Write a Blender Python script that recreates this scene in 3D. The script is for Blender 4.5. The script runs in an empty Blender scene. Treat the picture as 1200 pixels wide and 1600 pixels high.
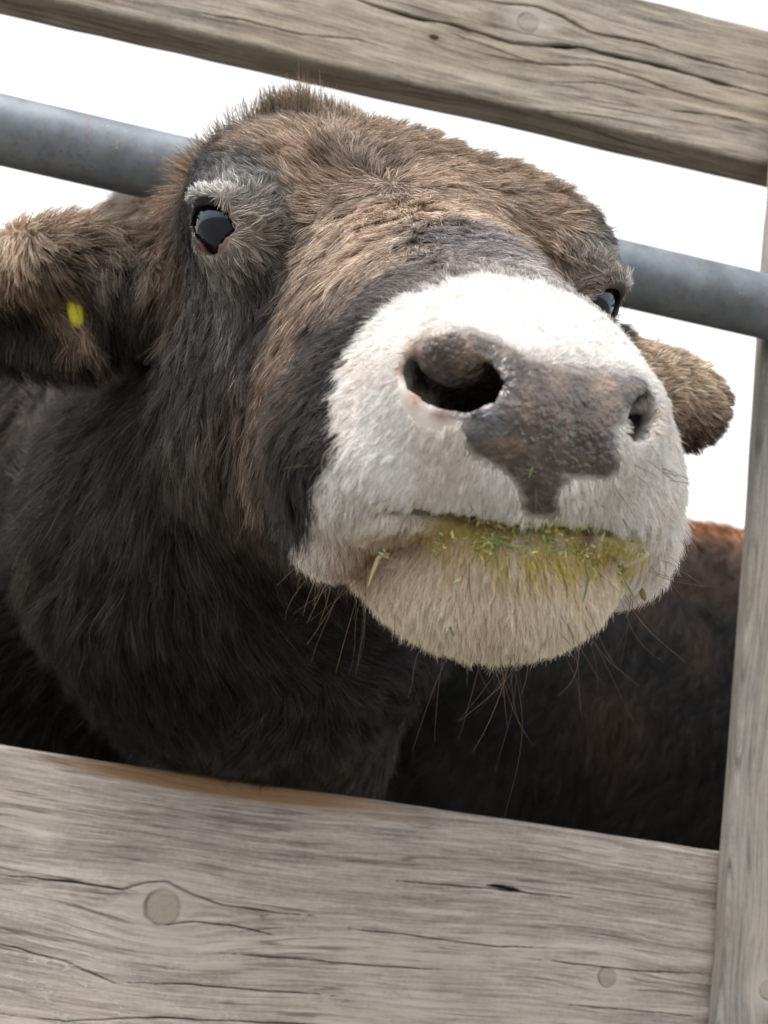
import bpy, math, random, os
import numpy as np
from mathutils import Matrix, Vector, kdtree

# ------------------------------------------------------------------ camera, sky, sun, exposure
FOC = 1800.0                    # focal length in pixels of the 1200 x 1600 photograph
CAMZ = 0.75                     # camera height over the ground, metres
SC = bpy.context.scene
C = SC.collection
# rows: world axes (X along the fence, Y away from the camera, Z up) in camera axes (right, down, forward)
W = np.array([[0.97620946, 0.17557775, 0.12723025],
              [-0.16371344, 0.21210129, 0.96343705],
              [0.14217241, -0.96134567, 0.23579972]])
cam_d = bpy.data.cameras.new('camera'); cam = bpy.data.objects.new('camera', cam_d); C.objects.link(cam)
M4 = Matrix.Identity(4)
for i in range(3):
    M4[i][0] = W[i, 0]; M4[i][1] = -W[i, 1]; M4[i][2] = -W[i, 2]
M4[2][3] = CAMZ
cam.matrix_world = M4
cam_d.sensor_fit = 'VERTICAL'; cam_d.sensor_height = 36.0; cam_d.lens = 36.0 * FOC / 1600.0
cam_d.clip_start = 0.02; cam_d.clip_end = 3000
cam_d.dof.use_dof = True; cam_d.dof.focus_distance = 0.56; cam_d.dof.aperture_fstop = 13.0
SC.camera = cam

SUN_EL, SUN_AZ = math.radians(58), math.radians(250)     # azimuth: direction the light comes from, from +Y towards +X
wd = bpy.data.worlds.new('World'); SC.world = wd; wd.use_nodes = True
nt = wd.node_tree; nt.nodes.clear()
sky = nt.nodes.new('ShaderNodeTexSky'); sky.sky_type = 'NISHITA'; sky.sun_disc = False
sky.sun_elevation = SUN_EL; sky.sun_rotation = SUN_AZ; sky.dust_density = 4.0; sky.air_density = 1.0; sky.ozone_density = 1.0
hs = nt.nodes.new('ShaderNodeHueSaturation'); hs.inputs['Saturation'].default_value = 0.22
over = nt.nodes.new('ShaderNodeMix'); over.data_type = 'RGBA'; over.inputs[0].default_value = 0.6; over.inputs[7].default_value = (5.8, 5.75, 5.7, 1)   # thin even cloud
bg = nt.nodes.new('ShaderNodeBackground'); bg.inputs['Strength'].default_value = 0.15
wo = nt.nodes.new('ShaderNodeOutputWorld')
nt.links.new(sky.outputs[0], hs.inputs['Color']); nt.links.new(hs.outputs[0], over.inputs[6]); nt.links.new(over.outputs[2], bg.inputs['Color']); nt.links.new(bg.outputs[0], wo.inputs[0])
sl = bpy.data.lights.new('sun', 'SUN'); so = bpy.data.objects.new('sun', sl); C.objects.link(so)
sl.energy = 1.3; sl.angle = math.radians(25); sl.color = (1.0, 0.97, 0.93)
sd = Vector((math.sin(SUN_AZ) * math.cos(SUN_EL), math.cos(SUN_AZ) * math.cos(SUN_EL), math.sin(SUN_EL)))
so.rotation_euler = sd.to_track_quat('Z', 'Y').to_euler()
vs = SC.view_settings; vs.view_transform = 'Standard'; vs.look = 'None'; vs.gamma = 1.0; vs.exposure = 1.05
SC.cycles.max_bounces = 6; SC.cycles.diffuse_bounces = 3; SC.cycles.glossy_bounces = 3
SC.cycles_curves.shape = 'RIBBONS'; SC.cycles_curves.subdivisions = 2

# ------------------------------------------------------------------ helpers
rng = np.random.default_rng(7)
def px_dir(px, py):
    return W @ np.array([(px - 600) / FOC, (py - 800) / FOC, 1.0])
def at_y(px, py, y):            # world point where the sight line meets the upright plane y
    d = px_dir(px, py); p = d * y / d[1]; p[2] += CAMZ; return p
def tag(o, label=None, cat=None, group=None, kind=None):
    if label: o['label'] = label
    if cat: o['category'] = cat
    if group: o['group'] = group
    if kind: o['kind'] = kind
    return o
def empty(name, loc=(0, 0, 0)):
    o = bpy.data.objects.new(name, None); C.objects.link(o); o.location = loc; return o
def mesh_obj(name, V, F, mat=None, parent=None, smooth=True):
    me = bpy.data.meshes.new(name)
    me.from_pydata([tuple(map(float, v)) for v in V], [], [tuple(int(i) for i in f) for f in F]) if len(V) < 20000 or len(set(map(len, F))) > 1 else fast_mesh(me, V, F)
    if smooth: me.polygons.foreach_set('use_smooth', np.ones(len(me.polygons), bool))
    if mat: me.materials.append(mat)
    o = bpy.data.objects.new(name, me); C.objects.link(o)
    if parent: o.parent = parent; o.matrix_parent_inverse = Matrix.Identity(4) if False else parent_inv(parent)
    return o
def parent_inv(p):
    return Matrix.Translation(p.location).inverted()
def fast_mesh(me, V, F):
    F = np.asarray(F, np.int32); n = F.shape[1]
    me.vertices.add(len(V)); me.vertices.foreach_set('co', np.asarray(V, np.float32).ravel())
    me.loops.add(F.size); me.loops.foreach_set('vertex_index', F.ravel())
    me.polygons.add(len(F)); me.polygons.foreach_set('loop_start', np.arange(0, F.size, n, dtype=np.int32))
    me.update(calc_edges=True)
def hash3(ix, iy, iz, seed=0):
    h = (ix.astype(np.int64) * 73856093) ^ (iy.astype(np.int64) * 19349663) ^ (iz.astype(np.int64) * 83492791) ^ (seed * 2654435761)
    h = (h ^ (h >> 13)) * 1274126177 & 0xffffffff
    h = (h ^ (h >> 16)) * 2246822519 & 0xffffffff
    return ((h ^ (h >> 15)) & 0xffffff) / float(0xffffff)
def noise(P, scale, seed=0):    # value noise, -1..1
    Q = np.asarray(P, float) / scale + 1000.5; I = np.floor(Q).astype(np.int64); f = Q - I; f = f * f * (3 - 2 * f)
    out = 0
    for dx in (0, 1):
        for dy in (0, 1):
            for dz in (0, 1):
                w = (f[:, 0] if dx else 1 - f[:, 0]) * (f[:, 1] if dy else 1 - f[:, 1]) * (f[:, 2] if dz else 1 - f[:, 2])
                out = out + w * hash3(I[:, 0] + dx, I[:, 1] + dy, I[:, 2] + dz, seed)
    return out * 2 - 1
def norm(v): return v / (np.linalg.norm(v, axis=-1, keepdims=True) + 1e-12)

# signed distances, points (N,3)
class Shape:
    def __init__(s): s.items = []
    def ell(s, c, r, k=0.02, A=None, op='u'): s.items.append(('e', np.array(c, float), np.array(r, float), A, k, op))
    def cone(s, a, b, ra, rb, k=0.02, sc=(1, 1, 1), op='u'): s.items.append(('c', np.array(a, float), np.array(b, float), ra, rb, np.array(sc, float), k, op))
    def __call__(s, P):
        P = np.asarray(P, np.float32); d = np.full(len(P), 9.0, np.float32)
        for it in s.items:
            if it[0] == 'e':
                _, c, r, A, k, op = it
                q = P - c.astype(np.float32)
                if A is not None: q = q @ np.asarray(A, np.float32).T
                k0 = np.linalg.norm(q / r.astype(np.float32), axis=1); k1 = np.linalg.norm(q / (r * r).astype(np.float32), axis=1) + 1e-9
                e = k0 * (k0 - 1) / k1
            else:
                _, a, b, ra, rb, sc, k, op = it
                m = float(min(sc)); q = (P - a.astype(np.float32)) / sc.astype(np.float32); ba = ((b - a) / sc).astype(np.float32)
                h = np.clip(q @ ba / (ba @ ba), 0, 1)
                e = (np.linalg.norm(q - h[:, None] * ba, axis=1) - (ra + (rb - ra) * h)) * m
            if op == 'u':
                h = np.clip(0.5 + 0.5 * (d - e) / k, 0, 1); d = d + (e - d) * h - k * h * (1 - h)
            else:
                e = -e; h = np.clip(0.5 - 0.5 * (d - e) / k, 0, 1); d = d + (e - d) * h + k * h * (1 - h)
        return d.astype(np.float32)
def grad(S, P, e=6e-4):
    g = np.empty((len(P), 3))
    for i in range(3):
        o = np.zeros(3); o[i] = e; g[:, i] = S(P + o) - S(P - o)
    return norm(g)
def axis_pts(segs):             # [(start, end, step), ...] contiguous
    out = []
    for a, b, st in segs: out.append(np.linspace(a, b, max(2, int(round((b - a) / st)) + 1))[:-1])
    out.append(np.array([segs[-1][1]])); return np.concatenate(out)
def surface_nets(S, xs, ys, zs):
    ST = 4
    def pad(a):
        n = (-(len(a) - 1)) % ST
        return np.concatenate([a, a[-1] + (a[-1] - a[-2]) * np.arange(1, n + 1)])
    xs, ys, zs = pad(xs), pad(ys), pad(zs)
    cx, cy, cz = xs[::ST], ys[::ST], zs[::ST]
    G = np.stack(np.meshgrid(cx, cy, cz, indexing='ij'), -1)
    D = S(G.reshape(-1, 3)).reshape(G.shape[:3])
    sx, sy, sz = np.gradient(cx), np.gradient(cy), np.gradient(cz)
    ext = np.sqrt(sx[:, None, None] ** 2 + sy[None, :, None] ** 2 + sz[None, None, :] ** 2)
    near = np.abs(D) < ext * 1.5 + 0.006
    up = lambda A: np.repeat(np.repeat(np.repeat(A, ST, 0), ST, 1), ST, 2)
    nx, ny, nz = len(xs), len(ys), len(zs)
    cell = near[:-1, :-1, :-1] | near[1:, :-1, :-1] | near[:-1, 1:, :-1] | near[:-1, :-1, 1:] | near[1:, 1:, :-1] | near[1:, :-1, 1:] | near[:-1, 1:, 1:] | near[1:, 1:, 1:]
    m = np.zeros((nx, ny, nz), bool); u = up(cell)
    for a in (0, 1):
        for b in (0, 1):
            for c in (0, 1): m[a:nx - 1 + a, b:ny - 1 + b, c:nz - 1 + c] |= u
    F = np.full((nx, ny, nz), 1.0, np.float32); F[:-1, :-1, :-1] = up(D[:-1, :-1, :-1])
    idx = np.argwhere(m); vals = np.empty(len(idx), np.float32)
    for k in range(0, len(idx), 400000):
        ii = idx[k:k + 400000]; vals[k:k + 400000] = S(np.stack([xs[ii[:, 0]], ys[ii[:, 1]], zs[ii[:, 2]]], 1))
    F[m] = vals
    ins = F < 0
    c8 = [ins[a:nx - 1 + a, b:ny - 1 + b, c:nz - 1 + c] for a in (0, 1) for b in (0, 1) for c in (0, 1)]
    cnt = sum(c.astype(np.int8) for c in c8); act = (cnt > 0) & (cnt < 8)
    ci = np.argwhere(act); vid = np.full(act.shape, -1, np.int64); vid[act] = np.arange(len(ci))
    acc = np.zeros((len(ci), 3)); n = np.zeros(len(ci)); ax = (xs, ys, zs)
    co = [np.array(c) for c in ((0, 0, 0), (0, 0, 1), (0, 1, 0), (0, 1, 1), (1, 0, 0), (1, 0, 1), (1, 1, 0), (1, 1, 1))]
    for p in co:
        for q in co:
            if (q - p).sum() == 1 and np.abs(q - p).sum() == 1:
                A = ci + p; B = ci + q; fa = F[tuple(A.T)]; fb = F[tuple(B.T)]; cr = (fa < 0) != (fb < 0)
                t = np.where(cr, fa / np.where(cr, fa - fb, 1), 0)
                pa = np.stack([ax[i][A[:, i]] for i in range(3)], 1); pb = np.stack([ax[i][B[:, i]] for i in range(3)], 1)
                acc += (pa + (pb - pa) * t[:, None]) * cr[:, None]; n += cr
    V = acc / n[:, None]; faces = []
    for d in range(3):
        a, b = (d + 1) % 3, (d + 2) % 3
        s0 = [slice(None)] * 3; s1 = [slice(None)] * 3; s0[d] = slice(0, -1); s1[d] = slice(1, None)
        e = np.argwhere(ins[tuple(s0)] != ins[tuple(s1)])
        e = e[(e[:, a] > 0) & (e[:, b] > 0) & (e[:, a] < ax[a].size - 1) & (e[:, b] < ax[b].size - 1)]
        ua = np.zeros(3, int); ua[a] = 1; ub = np.zeros(3, int); ub[b] = 1
        q = [vid[tuple((e - ua - ub).T)], vid[tuple((e - ub).T)], vid[tuple(e.T)], vid[tuple((e - ua).T)]]
        Q = np.stack(q, 1); fl = ins[tuple(e.T)]
        Q[~fl] = Q[~fl][:, ::-1]; faces.append(Q)
    Fc = np.concatenate(faces); Fc = Fc[(Fc >= 0).all(1)]
    for _ in range(2):          # pull the vertices onto the surface
        g = grad(S, V); V = V - g * (S(V) * 0.9)[:, None]
    return V, Fc
# ------------------------------------------------------------------ the cow's head frame (x across, y along the muzzle, z up from the face)
HR = np.array([[0.9654484776994041, 0.19871354503831348, 0.1685887419912619], [0.10741349997623167, 0.2859770942073265, -0.9521971653032643], [0.23742699284358168, -0.9374060105455995, -0.2547516328941068]])
HT = np.array([0.01453639066904069, -0.12876088693410803, 0.6559165768365142])
def h2w(P): return (np.asarray(P) @ HR.T + HT) @ W.T + np.array([0, 0, CAMZ])
def w2h(P): return ((np.asarray(P) - np.array([0, 0, CAMZ])) @ W - HT) @ HR
def hp(px, py, d):              # sight line point at camera depth d, in head axes
    return (np.array([(px - 600) / FOC * d, (py - 800) / FOC * d, d]) - HT) @ HR
ORG = (-HT) @ HR                # the lens in head axes
def hits(S, pts, t0=0.3, t1=3.0):
    pts = np.asarray(pts, float)
    d = norm(np.stack([(pts[:, 0] - 600) / FOC, (pts[:, 1] - 800) / FOC, np.ones(len(pts))], 1) @ HR)
    t = np.full(len(pts), t0); 
    for _ in range(90): t = np.minimum(t + np.clip(S(ORG + d * t[:, None]), -0.01, 0.05) * 0.8, t1)
    P = ORG + d * t[:, None]; return P, (np.abs(S(P)) < 0.004)
DOWN = norm(w2h(np.array([[0, 0, -1.0 + CAMZ]])) - w2h(np.array([[0, 0, CAMZ]])))[0]


AW = W @ HR                     # turns head axes into world axes
def frame(a, n):                # rows: along a, across, along n
    a = norm(np.array(a, float)); n = np.array(n, float); n = norm(n - a * (n @ a)); return np.array([a, np.cross(n, a), n])
def cow_shape():
    S = Shape(); m0 = -0.004
    # skull
    S.ell((-0.006, -0.065, 0.003), (0.117, 0.095, 0.077), 0.02)
    S.ell((-0.012, -0.13, 0.005), (0.100, 0.058, 0.068), 0.03)
    S.cone((0, -0.01, 0.012), (m0, 0.185, -0.012), 0.046, 0.036, 0.03, (1.35, 1, 0.95))
    for s in (-1, 1):
        S.ell((s * 0.092, -0.006, 0.016), (0.030, 0.042, 0.036), 0.02)
        S.ell((s * 0.076 - 0.004 * (s > 0), -0.055, 0.032 - 0.004 * (s > 0)), (0.044, 0.062, 0.038), 0.03)
    # face sides and jaw
    S.cone((0, -0.02, -0.055), (m0, 0.17, -0.055), 0.085, 0.056, 0.03, (1.12, 1, 1))
    for s in (-1, 1):
        S.ell((s * 0.068, -0.06, -0.085), (0.048, 0.085, 0.08), 0.03)
        S.cone((s * 0.05, -0.06, -0.12), (s * 0.022, 0.15, -0.105), 0.045, 0.028, 0.03)
    # muzzle
    S.ell((m0, 0.200, -0.030), (0.070, 0.060, 0.042), 0.025)
    S.ell((m0, 0.226, -0.032), (0.038, 0.040, 0.040), 0.015)
    for s in (-1, 1):
        S.ell((m0 + s * 0.046, 0.192, -0.054), (0.040, 0.060, 0.036), 0.015)
        S.ell((m0 + s * (0.062 if s > 0 else 0.054), 0.180, -0.088), (0.022, 0.032, 0.026), 0.015)
    S.ell((m0, 0.221, -0.045), (0.050, 0.042, 0.026), 0.012)
    S.ell((0.082, 0.160, -0.086), (0.020, 0.040, 0.034), 0.015)
    # nostrils: a deep hollow, and the dark fold of the wing hanging into it from above
    def spot(px, py, px2, py2):                 # surface point, and a frame: along the picture direction, across, out
        P, _ = hits(S, [(px, py), (px2, py2)]); n = grad(S, P[:1])[0]; return P[0], frame(P[1] - P[0], n)
    pA, FA = spot(706, 600, 730, 607); pB, FB = spot(988, 656, 975, 680); FB = frame(FB[0], norm(FB[2] + 1.2 * norm(ORG - pB)))
    lA, FLA = spot(706, 556, 730, 560); lB, FLB = spot(1003, 622, 993, 640)
    S.ell(pA - FA[2] * 0.006, (0.027, 0.018, 0.014), 0.02, FA)
    S.ell(pB - FB[2] * 0.006, (0.020, 0.014, 0.012), 0.02, FB)
    S.ell(pA - FA[2] * 0.010 - FA[1] * 0.0005 + FA[0] * 0.0008, (0.0228, 0.0140, 0.026), 0.003, FA, 'c')
    S.ell(pA - FA[2] * 0.030 + FA[0] * 0.004, (0.014, 0.010, 0.03), 0.006, FA, 'c')
    S.ell(lA + FLA[2] * 0.0010 + FLA[0] * 0.0010, (0.0148, 0.0112, 0.0140), 0.003, FLA)
    S.ell(pB - FB[2] * 0.008 + FB[0] * 0.002, (0.0135, 0.0078, 0.026), 0.002, FB, 'c')
    S.ell(lB - FLB[2] * 0.0025, (0.0080, 0.0055, 0.008), 0.003, FLB)
    S.ell((m0, 0.240, -0.0655), (0.052, 0.034, 0.0032), 0.004, None, 'c')
    # eye openings: a raised lid ring and a drop-shaped hollow for the ball
    global EYES
    EYES = []
    P, _ = hits(S, [(334, 352), (334, 372)]); n = grad(S, P[:1], 4e-3)[0]
    for sx in (1, -1):
        f = np.array([sx, 1, 1]); c = P[0] * f - (np.array([0.008, -0.006, 0.008]) if sx < 0 else 0); F = frame((P[1] - P[0]) * f, norm(n + 0.75 * norm(ORG - P[0])) * f)
        side = F[1] * (1 if ((F[1] * f)[1]) > 0 else -1)
        EYES.append((c, F, side))
        S.ell(c - F[2] * 0.001, (0.0170, 0.0140, 0.0060), 0.012, F)
        S.ell(c - F[0] * 0.0005, (0.0110, 0.0130, 0.020), 0.0012, F, 'c')
        S.ell(c + F[0] * 0.0075, (0.0085, 0.0058, 0.020), 0.0015, F, 'c')
        S.ell(c - F[0] * 0.0150 + F[2] * 0.0015, (0.0048, 0.0155, 0.0055), 0.004, F)
        S.ell(c + side * 0.0100 + F[0] * 0.0015, (0.0040, 0.0055, 0.020), 0.0015, F, 'c')
    # chin and lower lip
    S.ell((0.008, 0.189, -0.096), (0.058, 0.057, 0.042), 0.003)
    S.ell((0.002, 0.216, -0.080), (0.036, 0.034, 0.020), 0.008)
    for (a_, b_, c_, d_, l_) in ((604, 838, 640, 818, 0.015), (962, 872, 984, 886, 0.012)):
        pM, FM = spot(a_, b_, c_, d_); S.ell(pM, (l_, 0.0026, 0.008), 0.003, FM, 'c')
    # neck, chest, shoulder, trunk
    S.cone((0, -0.10, -0.06), hp(400, 850, 0.95), 0.100, 0.145, 0.05)
    S.cone(hp(400, 850, 0.97), hp(430, 1150, 1.24), 0.140, 0.12, 0.06)
    S.cone(hp(400, 850, 0.95), hp(330, 800, 1.35), 0.15, 0.26, 0.08)
    S.ell(hp(60, 900, 1.42), (0.26, 0.26, 0.34), 0.08, AW)
    S.ell(hp(290, 590, 1.62), (0.19, 0.34, 0.255), 0.08, AW)
    S.ell(hp(400, 800, 2.15), (0.34, 0.80, 0.40), 0.10, AW)
    for lx, ly in ((-0.42, 1.45), (-0.02, 1.5), (-0.42, 2.65), (0.0, 2.65)):
        a, b, c = (w2h((lx, ly, z)) for z in (0.62, 0.32, 0.03))
        S.cone(a, b, 0.10, 0.052, 0.05); S.cone(b, c, 0.05, 0.045, 0.02)
    # ears
    for base, tip, r, nrm in ((hp(265, 450, 0.765), hp(-70, 470, 0.80), (0.088, 0.047, 0.024), norm(ORG - hp(90, 455, 0.77)) + DOWN * 0.25),
                              (hp(970, 600, 0.775), hp(1118, 656, 0.80), (0.045, 0.033, 0.020), norm(ORG - hp(1050, 620, 0.78)) + DOWN * 0.35)):
        Fr = frame(tip - base, nrm); c = (base + tip) / 2
        S.ell(c, r, 0.02, Fr)
        S.ell(c + Fr[2] * 0.018 + DOWN * 0.012, (r[0] * 0.72, r[1] * 0.5, 0.018), 0.01, Fr, 'c')
        S.cone(base - Fr[0] * 0.04, base + Fr[0] * 0.02, 0.034, 0.028, 0.02)
    return S
# ------------------------------------------------------------------ materials
class NB:                       # small node builder
    def __init__(s, name):
        s.m = bpy.data.materials.new(name); s.m.use_nodes = True; s.t = s.m.node_tree; s.t.nodes.clear()
        s.out = s.t.nodes.new('ShaderNodeOutputMaterial'); s.b = s.t.nodes.new('ShaderNodeBsdfPrincipled')
        s.t.links.new(s.b.outputs[0], s.out.inputs[0])
    def n(s, typ, **kw):
        o = s.t.nodes.new(typ)
        for k, v in kw.items(): setattr(o, k, v)
        return o
    def put(s, sock, v):
        if isinstance(v, bpy.types.NodeSocket): s.t.links.new(v, sock)
        elif v is not None: sock.default_value = v
    def math(s, op, a, b=None, c=None, clamp=False):
        o = s.n('ShaderNodeMath', operation=op, use_clamp=clamp)
        for i, v in enumerate((a, b, c)): s.put(o.inputs[i], v) if v is not None else None
        return o.outputs[0]
    def mix(s, f, a, b, mode='MIX'):
        o = s.n('ShaderNodeMix', data_type='RGBA', blend_type=mode)
        s.put(o.inputs[0], f); s.put(o.inputs[6], a if not isinstance(a, tuple) else (*a, 1)[:4]); s.put(o.inputs[7], b if not isinstance(b, tuple) else (*b, 1)[:4])
        return o.outputs[2]
    def noise(s, vec, scale, detail=3, rough=0.55, dist=0.0):
        o = s.n('ShaderNodeTexNoise'); s.put(o.inputs['Vector'], vec); o.inputs['Scale'].default_value = scale
        o.inputs['Detail'].default_value = detail; o.inputs['Roughness'].default_value = rough; o.inputs['Distortion'].default_value = dist
        return o.outputs['Fac']
    def ramp(s, f, a, b, va=0.0, vb=1.0):
        o = s.n('ShaderNodeMapRange', clamp=True); s.put(o.inputs[0], f)
        for i, v in enumerate((a, b, va, vb)): o.inputs[i + 1].default_value = v
        return o.outputs[0]
    def xyz(s, x, y, z):
        o = s.n('ShaderNodeCombineXYZ')
        for i, v in enumerate((x, y, z)): s.put(o.inputs[i], v)
        return o.outputs[0]
    def coords(s):
        o = s.n('ShaderNodeTexCoord'); q = s.n('ShaderNodeSeparateXYZ'); s.t.links.new(o.outputs['Object'], q.inputs[0])
        return o.outputs['Object'], q.outputs[0], q.outputs[1], q.outputs[2]
    def bump(s, h, strength, dist):
        o = s.n('ShaderNodeBump'); s.put(o.inputs['Height'], h); o.inputs['Strength'].default_value = strength; o.inputs['Distance'].default_value = dist
        s.t.links.new(o.outputs[0], s.b.inputs['Normal'])

def wood(name, ax, knots, cracks, light=(0.36, 0.32, 0.285), dark=(0.13, 0.112, 0.098), stain=None, moss=0.0, seed=0.0, holes=(), rings=None, warm=0.55):
    """weathered softwood; ax: which object axis runs along the grain ('x' or 'z'); knots: (along, across, size)"""
    k = NB(name); co, x, y, z = k.coords()
    if ax == 'z': x, z = z, x
    u = k.math('ADD', x, seed); v = k.math('ADD', z, k.math('MULTIPLY', y, 0.8))
    v = k.math('ADD', v, k.math('MULTIPLY', k.math('SUBTRACT', k.noise(k.xyz(u, v, seed), 2.2, 1), 0.5), 0.05))
    kd = None; left = 0.0
    for (ku, kv, ks) in knots:
        wob = k.math('MULTIPLY', k.math('SUBTRACT', k.noise(co, 0.9 / ks, 3, 0.6), 0.5), ks * 0.3); wob2 = k.math('MULTIPLY', k.math('SUBTRACT', k.noise(co, 1.3 / ks, 3, 0.6), 0.5), ks * 0.3)
        du = k.math('ADD', k.math('SUBTRACT', x, ku), wob); dv = k.math('ADD', k.math('SUBTRACT', z, kv), wob2)
        r2 = k.math('ADD', k.math('POWER', k.math('MULTIPLY', k.math('ABSOLUTE', du), 0.45 / ks), 2.0), k.math('POWER', k.math('DIVIDE', k.math('ABSOLUTE', dv), ks), 2.0))
        fall = k.math('EXPONENT', k.math('MULTIPLY', r2, -0.5))
        v = k.math('SUBTRACT', v, k.math('MULTIPLY', k.math('MULTIPLY', dv, fall), 0.62))
        left = k.math('ADD', left, k.math('MULTIPLY', fall, k.math('DIVIDE', du, -ks)))
        rr = k.math('DIVIDE', k.math('SQRT', k.math('ADD', k.math('MULTIPLY', du, du), k.math('MULTIPLY', dv, dv))), ks)
        kd = rr if kd is None else k.math('MINIMUM', kd, rr)
    fine = k.math('ADD', k.math('MULTIPLY', k.noise(k.xyz(k.math('MULTIPLY', u, 16.0), k.math('MULTIPLY', v, 420.0), k.math('MULTIPLY', y, 30)), 1.0, 3, 0.6), 0.55), k.math('MULTIPLY', k.noise(k.xyz(k.math('MULTIPLY', u, 45.0), k.math('MULTIPLY', v, 1100.0), k.math('MULTIPLY', y, 60)), 1.0, 3, 0.65), 0.45))
    med = k.noise(k.xyz(k.math('MULTIPLY', u, 3.0), k.math('MULTIPLY', v, 95.0), seed), 1.0, 3, 0.6, 0.3)
    patch = k.noise(k.xyz(k.math('MULTIPLY', u, 1.2), k.math('MULTIPLY', v, 4.0), seed), 2.5, 3, 0.6)
    speck = k.noise(co, 260, 3, 0.7)
    t = k.math('ADD', k.math('MULTIPLY', fine, 0.62), k.math('ADD', k.math('MULTIPLY', med, 0.30), k.math('MULTIPLY', speck, 0.12)))
    t = k.math('ADD', t, k.math('MULTIPLY', k.math('SUBTRACT', patch, 0.5), 0.25))
    col = k.mix(k.ramp(t, 0.42, 0.60), dark, light)
    col = k.mix(k.ramp(patch, 0.45, 0.7, 0, warm), col, k.mix(k.ramp(t, 0.40, 0.62), (0.16, 0.115, 0.075), (0.40, 0.32, 0.23)))
    blot = k.noise(k.xyz(u, z, y), 14, 4, 0.6)
    col = k.mix(k.ramp(blot, 0.52, 0.72, 0, 0.35), col, (0.15, 0.14, 0.14))
    h = t
    if cracks:
        c1 = k.noise(k.xyz(k.math('MULTIPLY', u, 1.6), k.math('MULTIPLY', v, 34.0), seed + 3), 1.0, 2, 0.5, 0.25)
        line = k.ramp(k.math('ABSOLUTE', k.math('SUBTRACT', c1, 0.5)), 0.0, 0.012, 1, 0)
        msk = k.ramp(k.noise(k.xyz(k.math('MULTIPLY', u, 4.0), k.math('MULTIPLY', v, 16.0), seed + 9), 1.0, 2), 0.54, 0.60)
        line = k.math('MULTIPLY', k.math('MULTIPLY', line, msk), cracks)
        col = k.mix(line, col, (0.022, 0.019, 0.017)); h = k.math('SUBTRACT', h, k.math('MULTIPLY', line, 1.2))
        c2 = k.noise(k.xyz(k.math('MULTIPLY', u, 5.0), k.math('MULTIPLY', v, 130.0), seed + 5), 1.0, 2, 0.5)
        l2 = k.math('MULTIPLY', k.ramp(k.math('ABSOLUTE', k.math('SUBTRACT', c2, 0.5)), 0.0, 0.03, 1, 0), k.ramp(k.noise(k.xyz(k.math('MULTIPLY', u, 12.0), k.math('MULTIPLY', v, 50.0), seed + 19), 1.0, 2), 0.5, 0.6, 0, 0.65))
        col = k.mix(l2, col, (0.06, 0.052, 0.048)); h = k.math('SUBTRACT', h, k.math('MULTIPLY', l2, 0.5))
    if rings:                   # pale wandering lines of a flat-sawn figure
        (ru, rv, rs) = rings
        du = k.math('MULTIPLY', k.math('SUBTRACT', x, ru), 0.30); dv = k.math('SUBTRACT', z, rv)
        r = k.math('SQRT', k.math('ADD', k.math('MULTIPLY', du, du), k.math('MULTIPLY', dv, dv)))
        r = k.math('ADD', r, k.math('MULTIPLY', k.noise(k.xyz(k.math('MULTIPLY', u, 2.0), k.math('MULTIPLY', z, 5.0), 4.0), 14, 4, 0.65), 0.022))
        w_ = k.ramp(k.math('ABSOLUTE', k.math('SUBTRACT', k.math('FRACT', k.math('DIVIDE', r, rs)), 0.5)), 0.0, 0.11, 0.95, 0)
        w_ = k.math('MULTIPLY', w_, k.ramp(r, 0.05, 0.085, 1, 0)); w_ = k.math('MULTIPLY', w_, k.ramp(speck, 0.42, 0.58))
        col = k.mix(w_, col, (0.52, 0.49, 0.46)); h = k.math('ADD', h, k.math('MULTIPLY', w_, 0.4))
    ca = k.n('ShaderNodeAttribute', attribute_name='crack')
    col = k.mix(k.ramp(ca.outputs['Fac'], 0.25, 0.8), col, (0.012, 0.010, 0.009))
    if kd is not None:
        ring = k.math('MULTIPLY', k.ramp(k.math('ABSOLUTE', k.math('SUBTRACT', kd, 0.52)), 0.0, 0.09, 1, 0), k.ramp(k.noise(co, 55, 2), 0.40, 0.6, 0.25, 0.8)); ring = k.math('MULTIPLY', ring, k.ramp(left, -0.1, 0.4, 0.3, 1.0))  # dark knot rim; its stronger left side is a painted gap shadow
        inside = k.ramp(kd, 0.50, 0.54, 1, 0); halo = k.ramp(kd, 0.55, 1.7, 0.85, 0)
        col = k.mix(halo, col, k.mix(fine, (0.34, 0.31, 0.28), (0.54, 0.50, 0.455)))
        rg = k.noise(k.xyz(k.math('MULTIPLY', kd, 16.0), k.math('MULTIPLY', x, 60), seed), 1.0, 3)
        col = k.mix(inside, col, k.mix(k.math('ADD', k.math('MULTIPLY', speck, 0.6), k.math('MULTIPLY', rg, 0.4)), (0.20, 0.175, 0.15), (0.46, 0.41, 0.35)))
        col = k.mix(ring, col, (0.035, 0.03, 0.026))
        h = k.math('SUBTRACT', h, k.math('MULTIPLY', ring, 0.8))
    for (hu, hv, hs_) in holes:
        du = k.math('MULTIPLY', k.math('SUBTRACT', x, hu), 0.6); dv = k.math('SUBTRACT', z, hv)
        r = k.math('SQRT', k.math('ADD', k.math('MULTIPLY', du, du), k.math('MULTIPLY', dv, dv)))
        q = k.ramp(r, hs_ * 0.6, hs_, 1, 0); col = k.mix(k.ramp(r, hs_, hs_ * 2.2, 0.5, 0), col, (0.22, 0.15, 0.09)); col = k.mix(q, col, (0.03, 0.02, 0.015)); h = k.math('SUBTRACT', h, k.math('MULTIPLY', q, 1.5))
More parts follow.
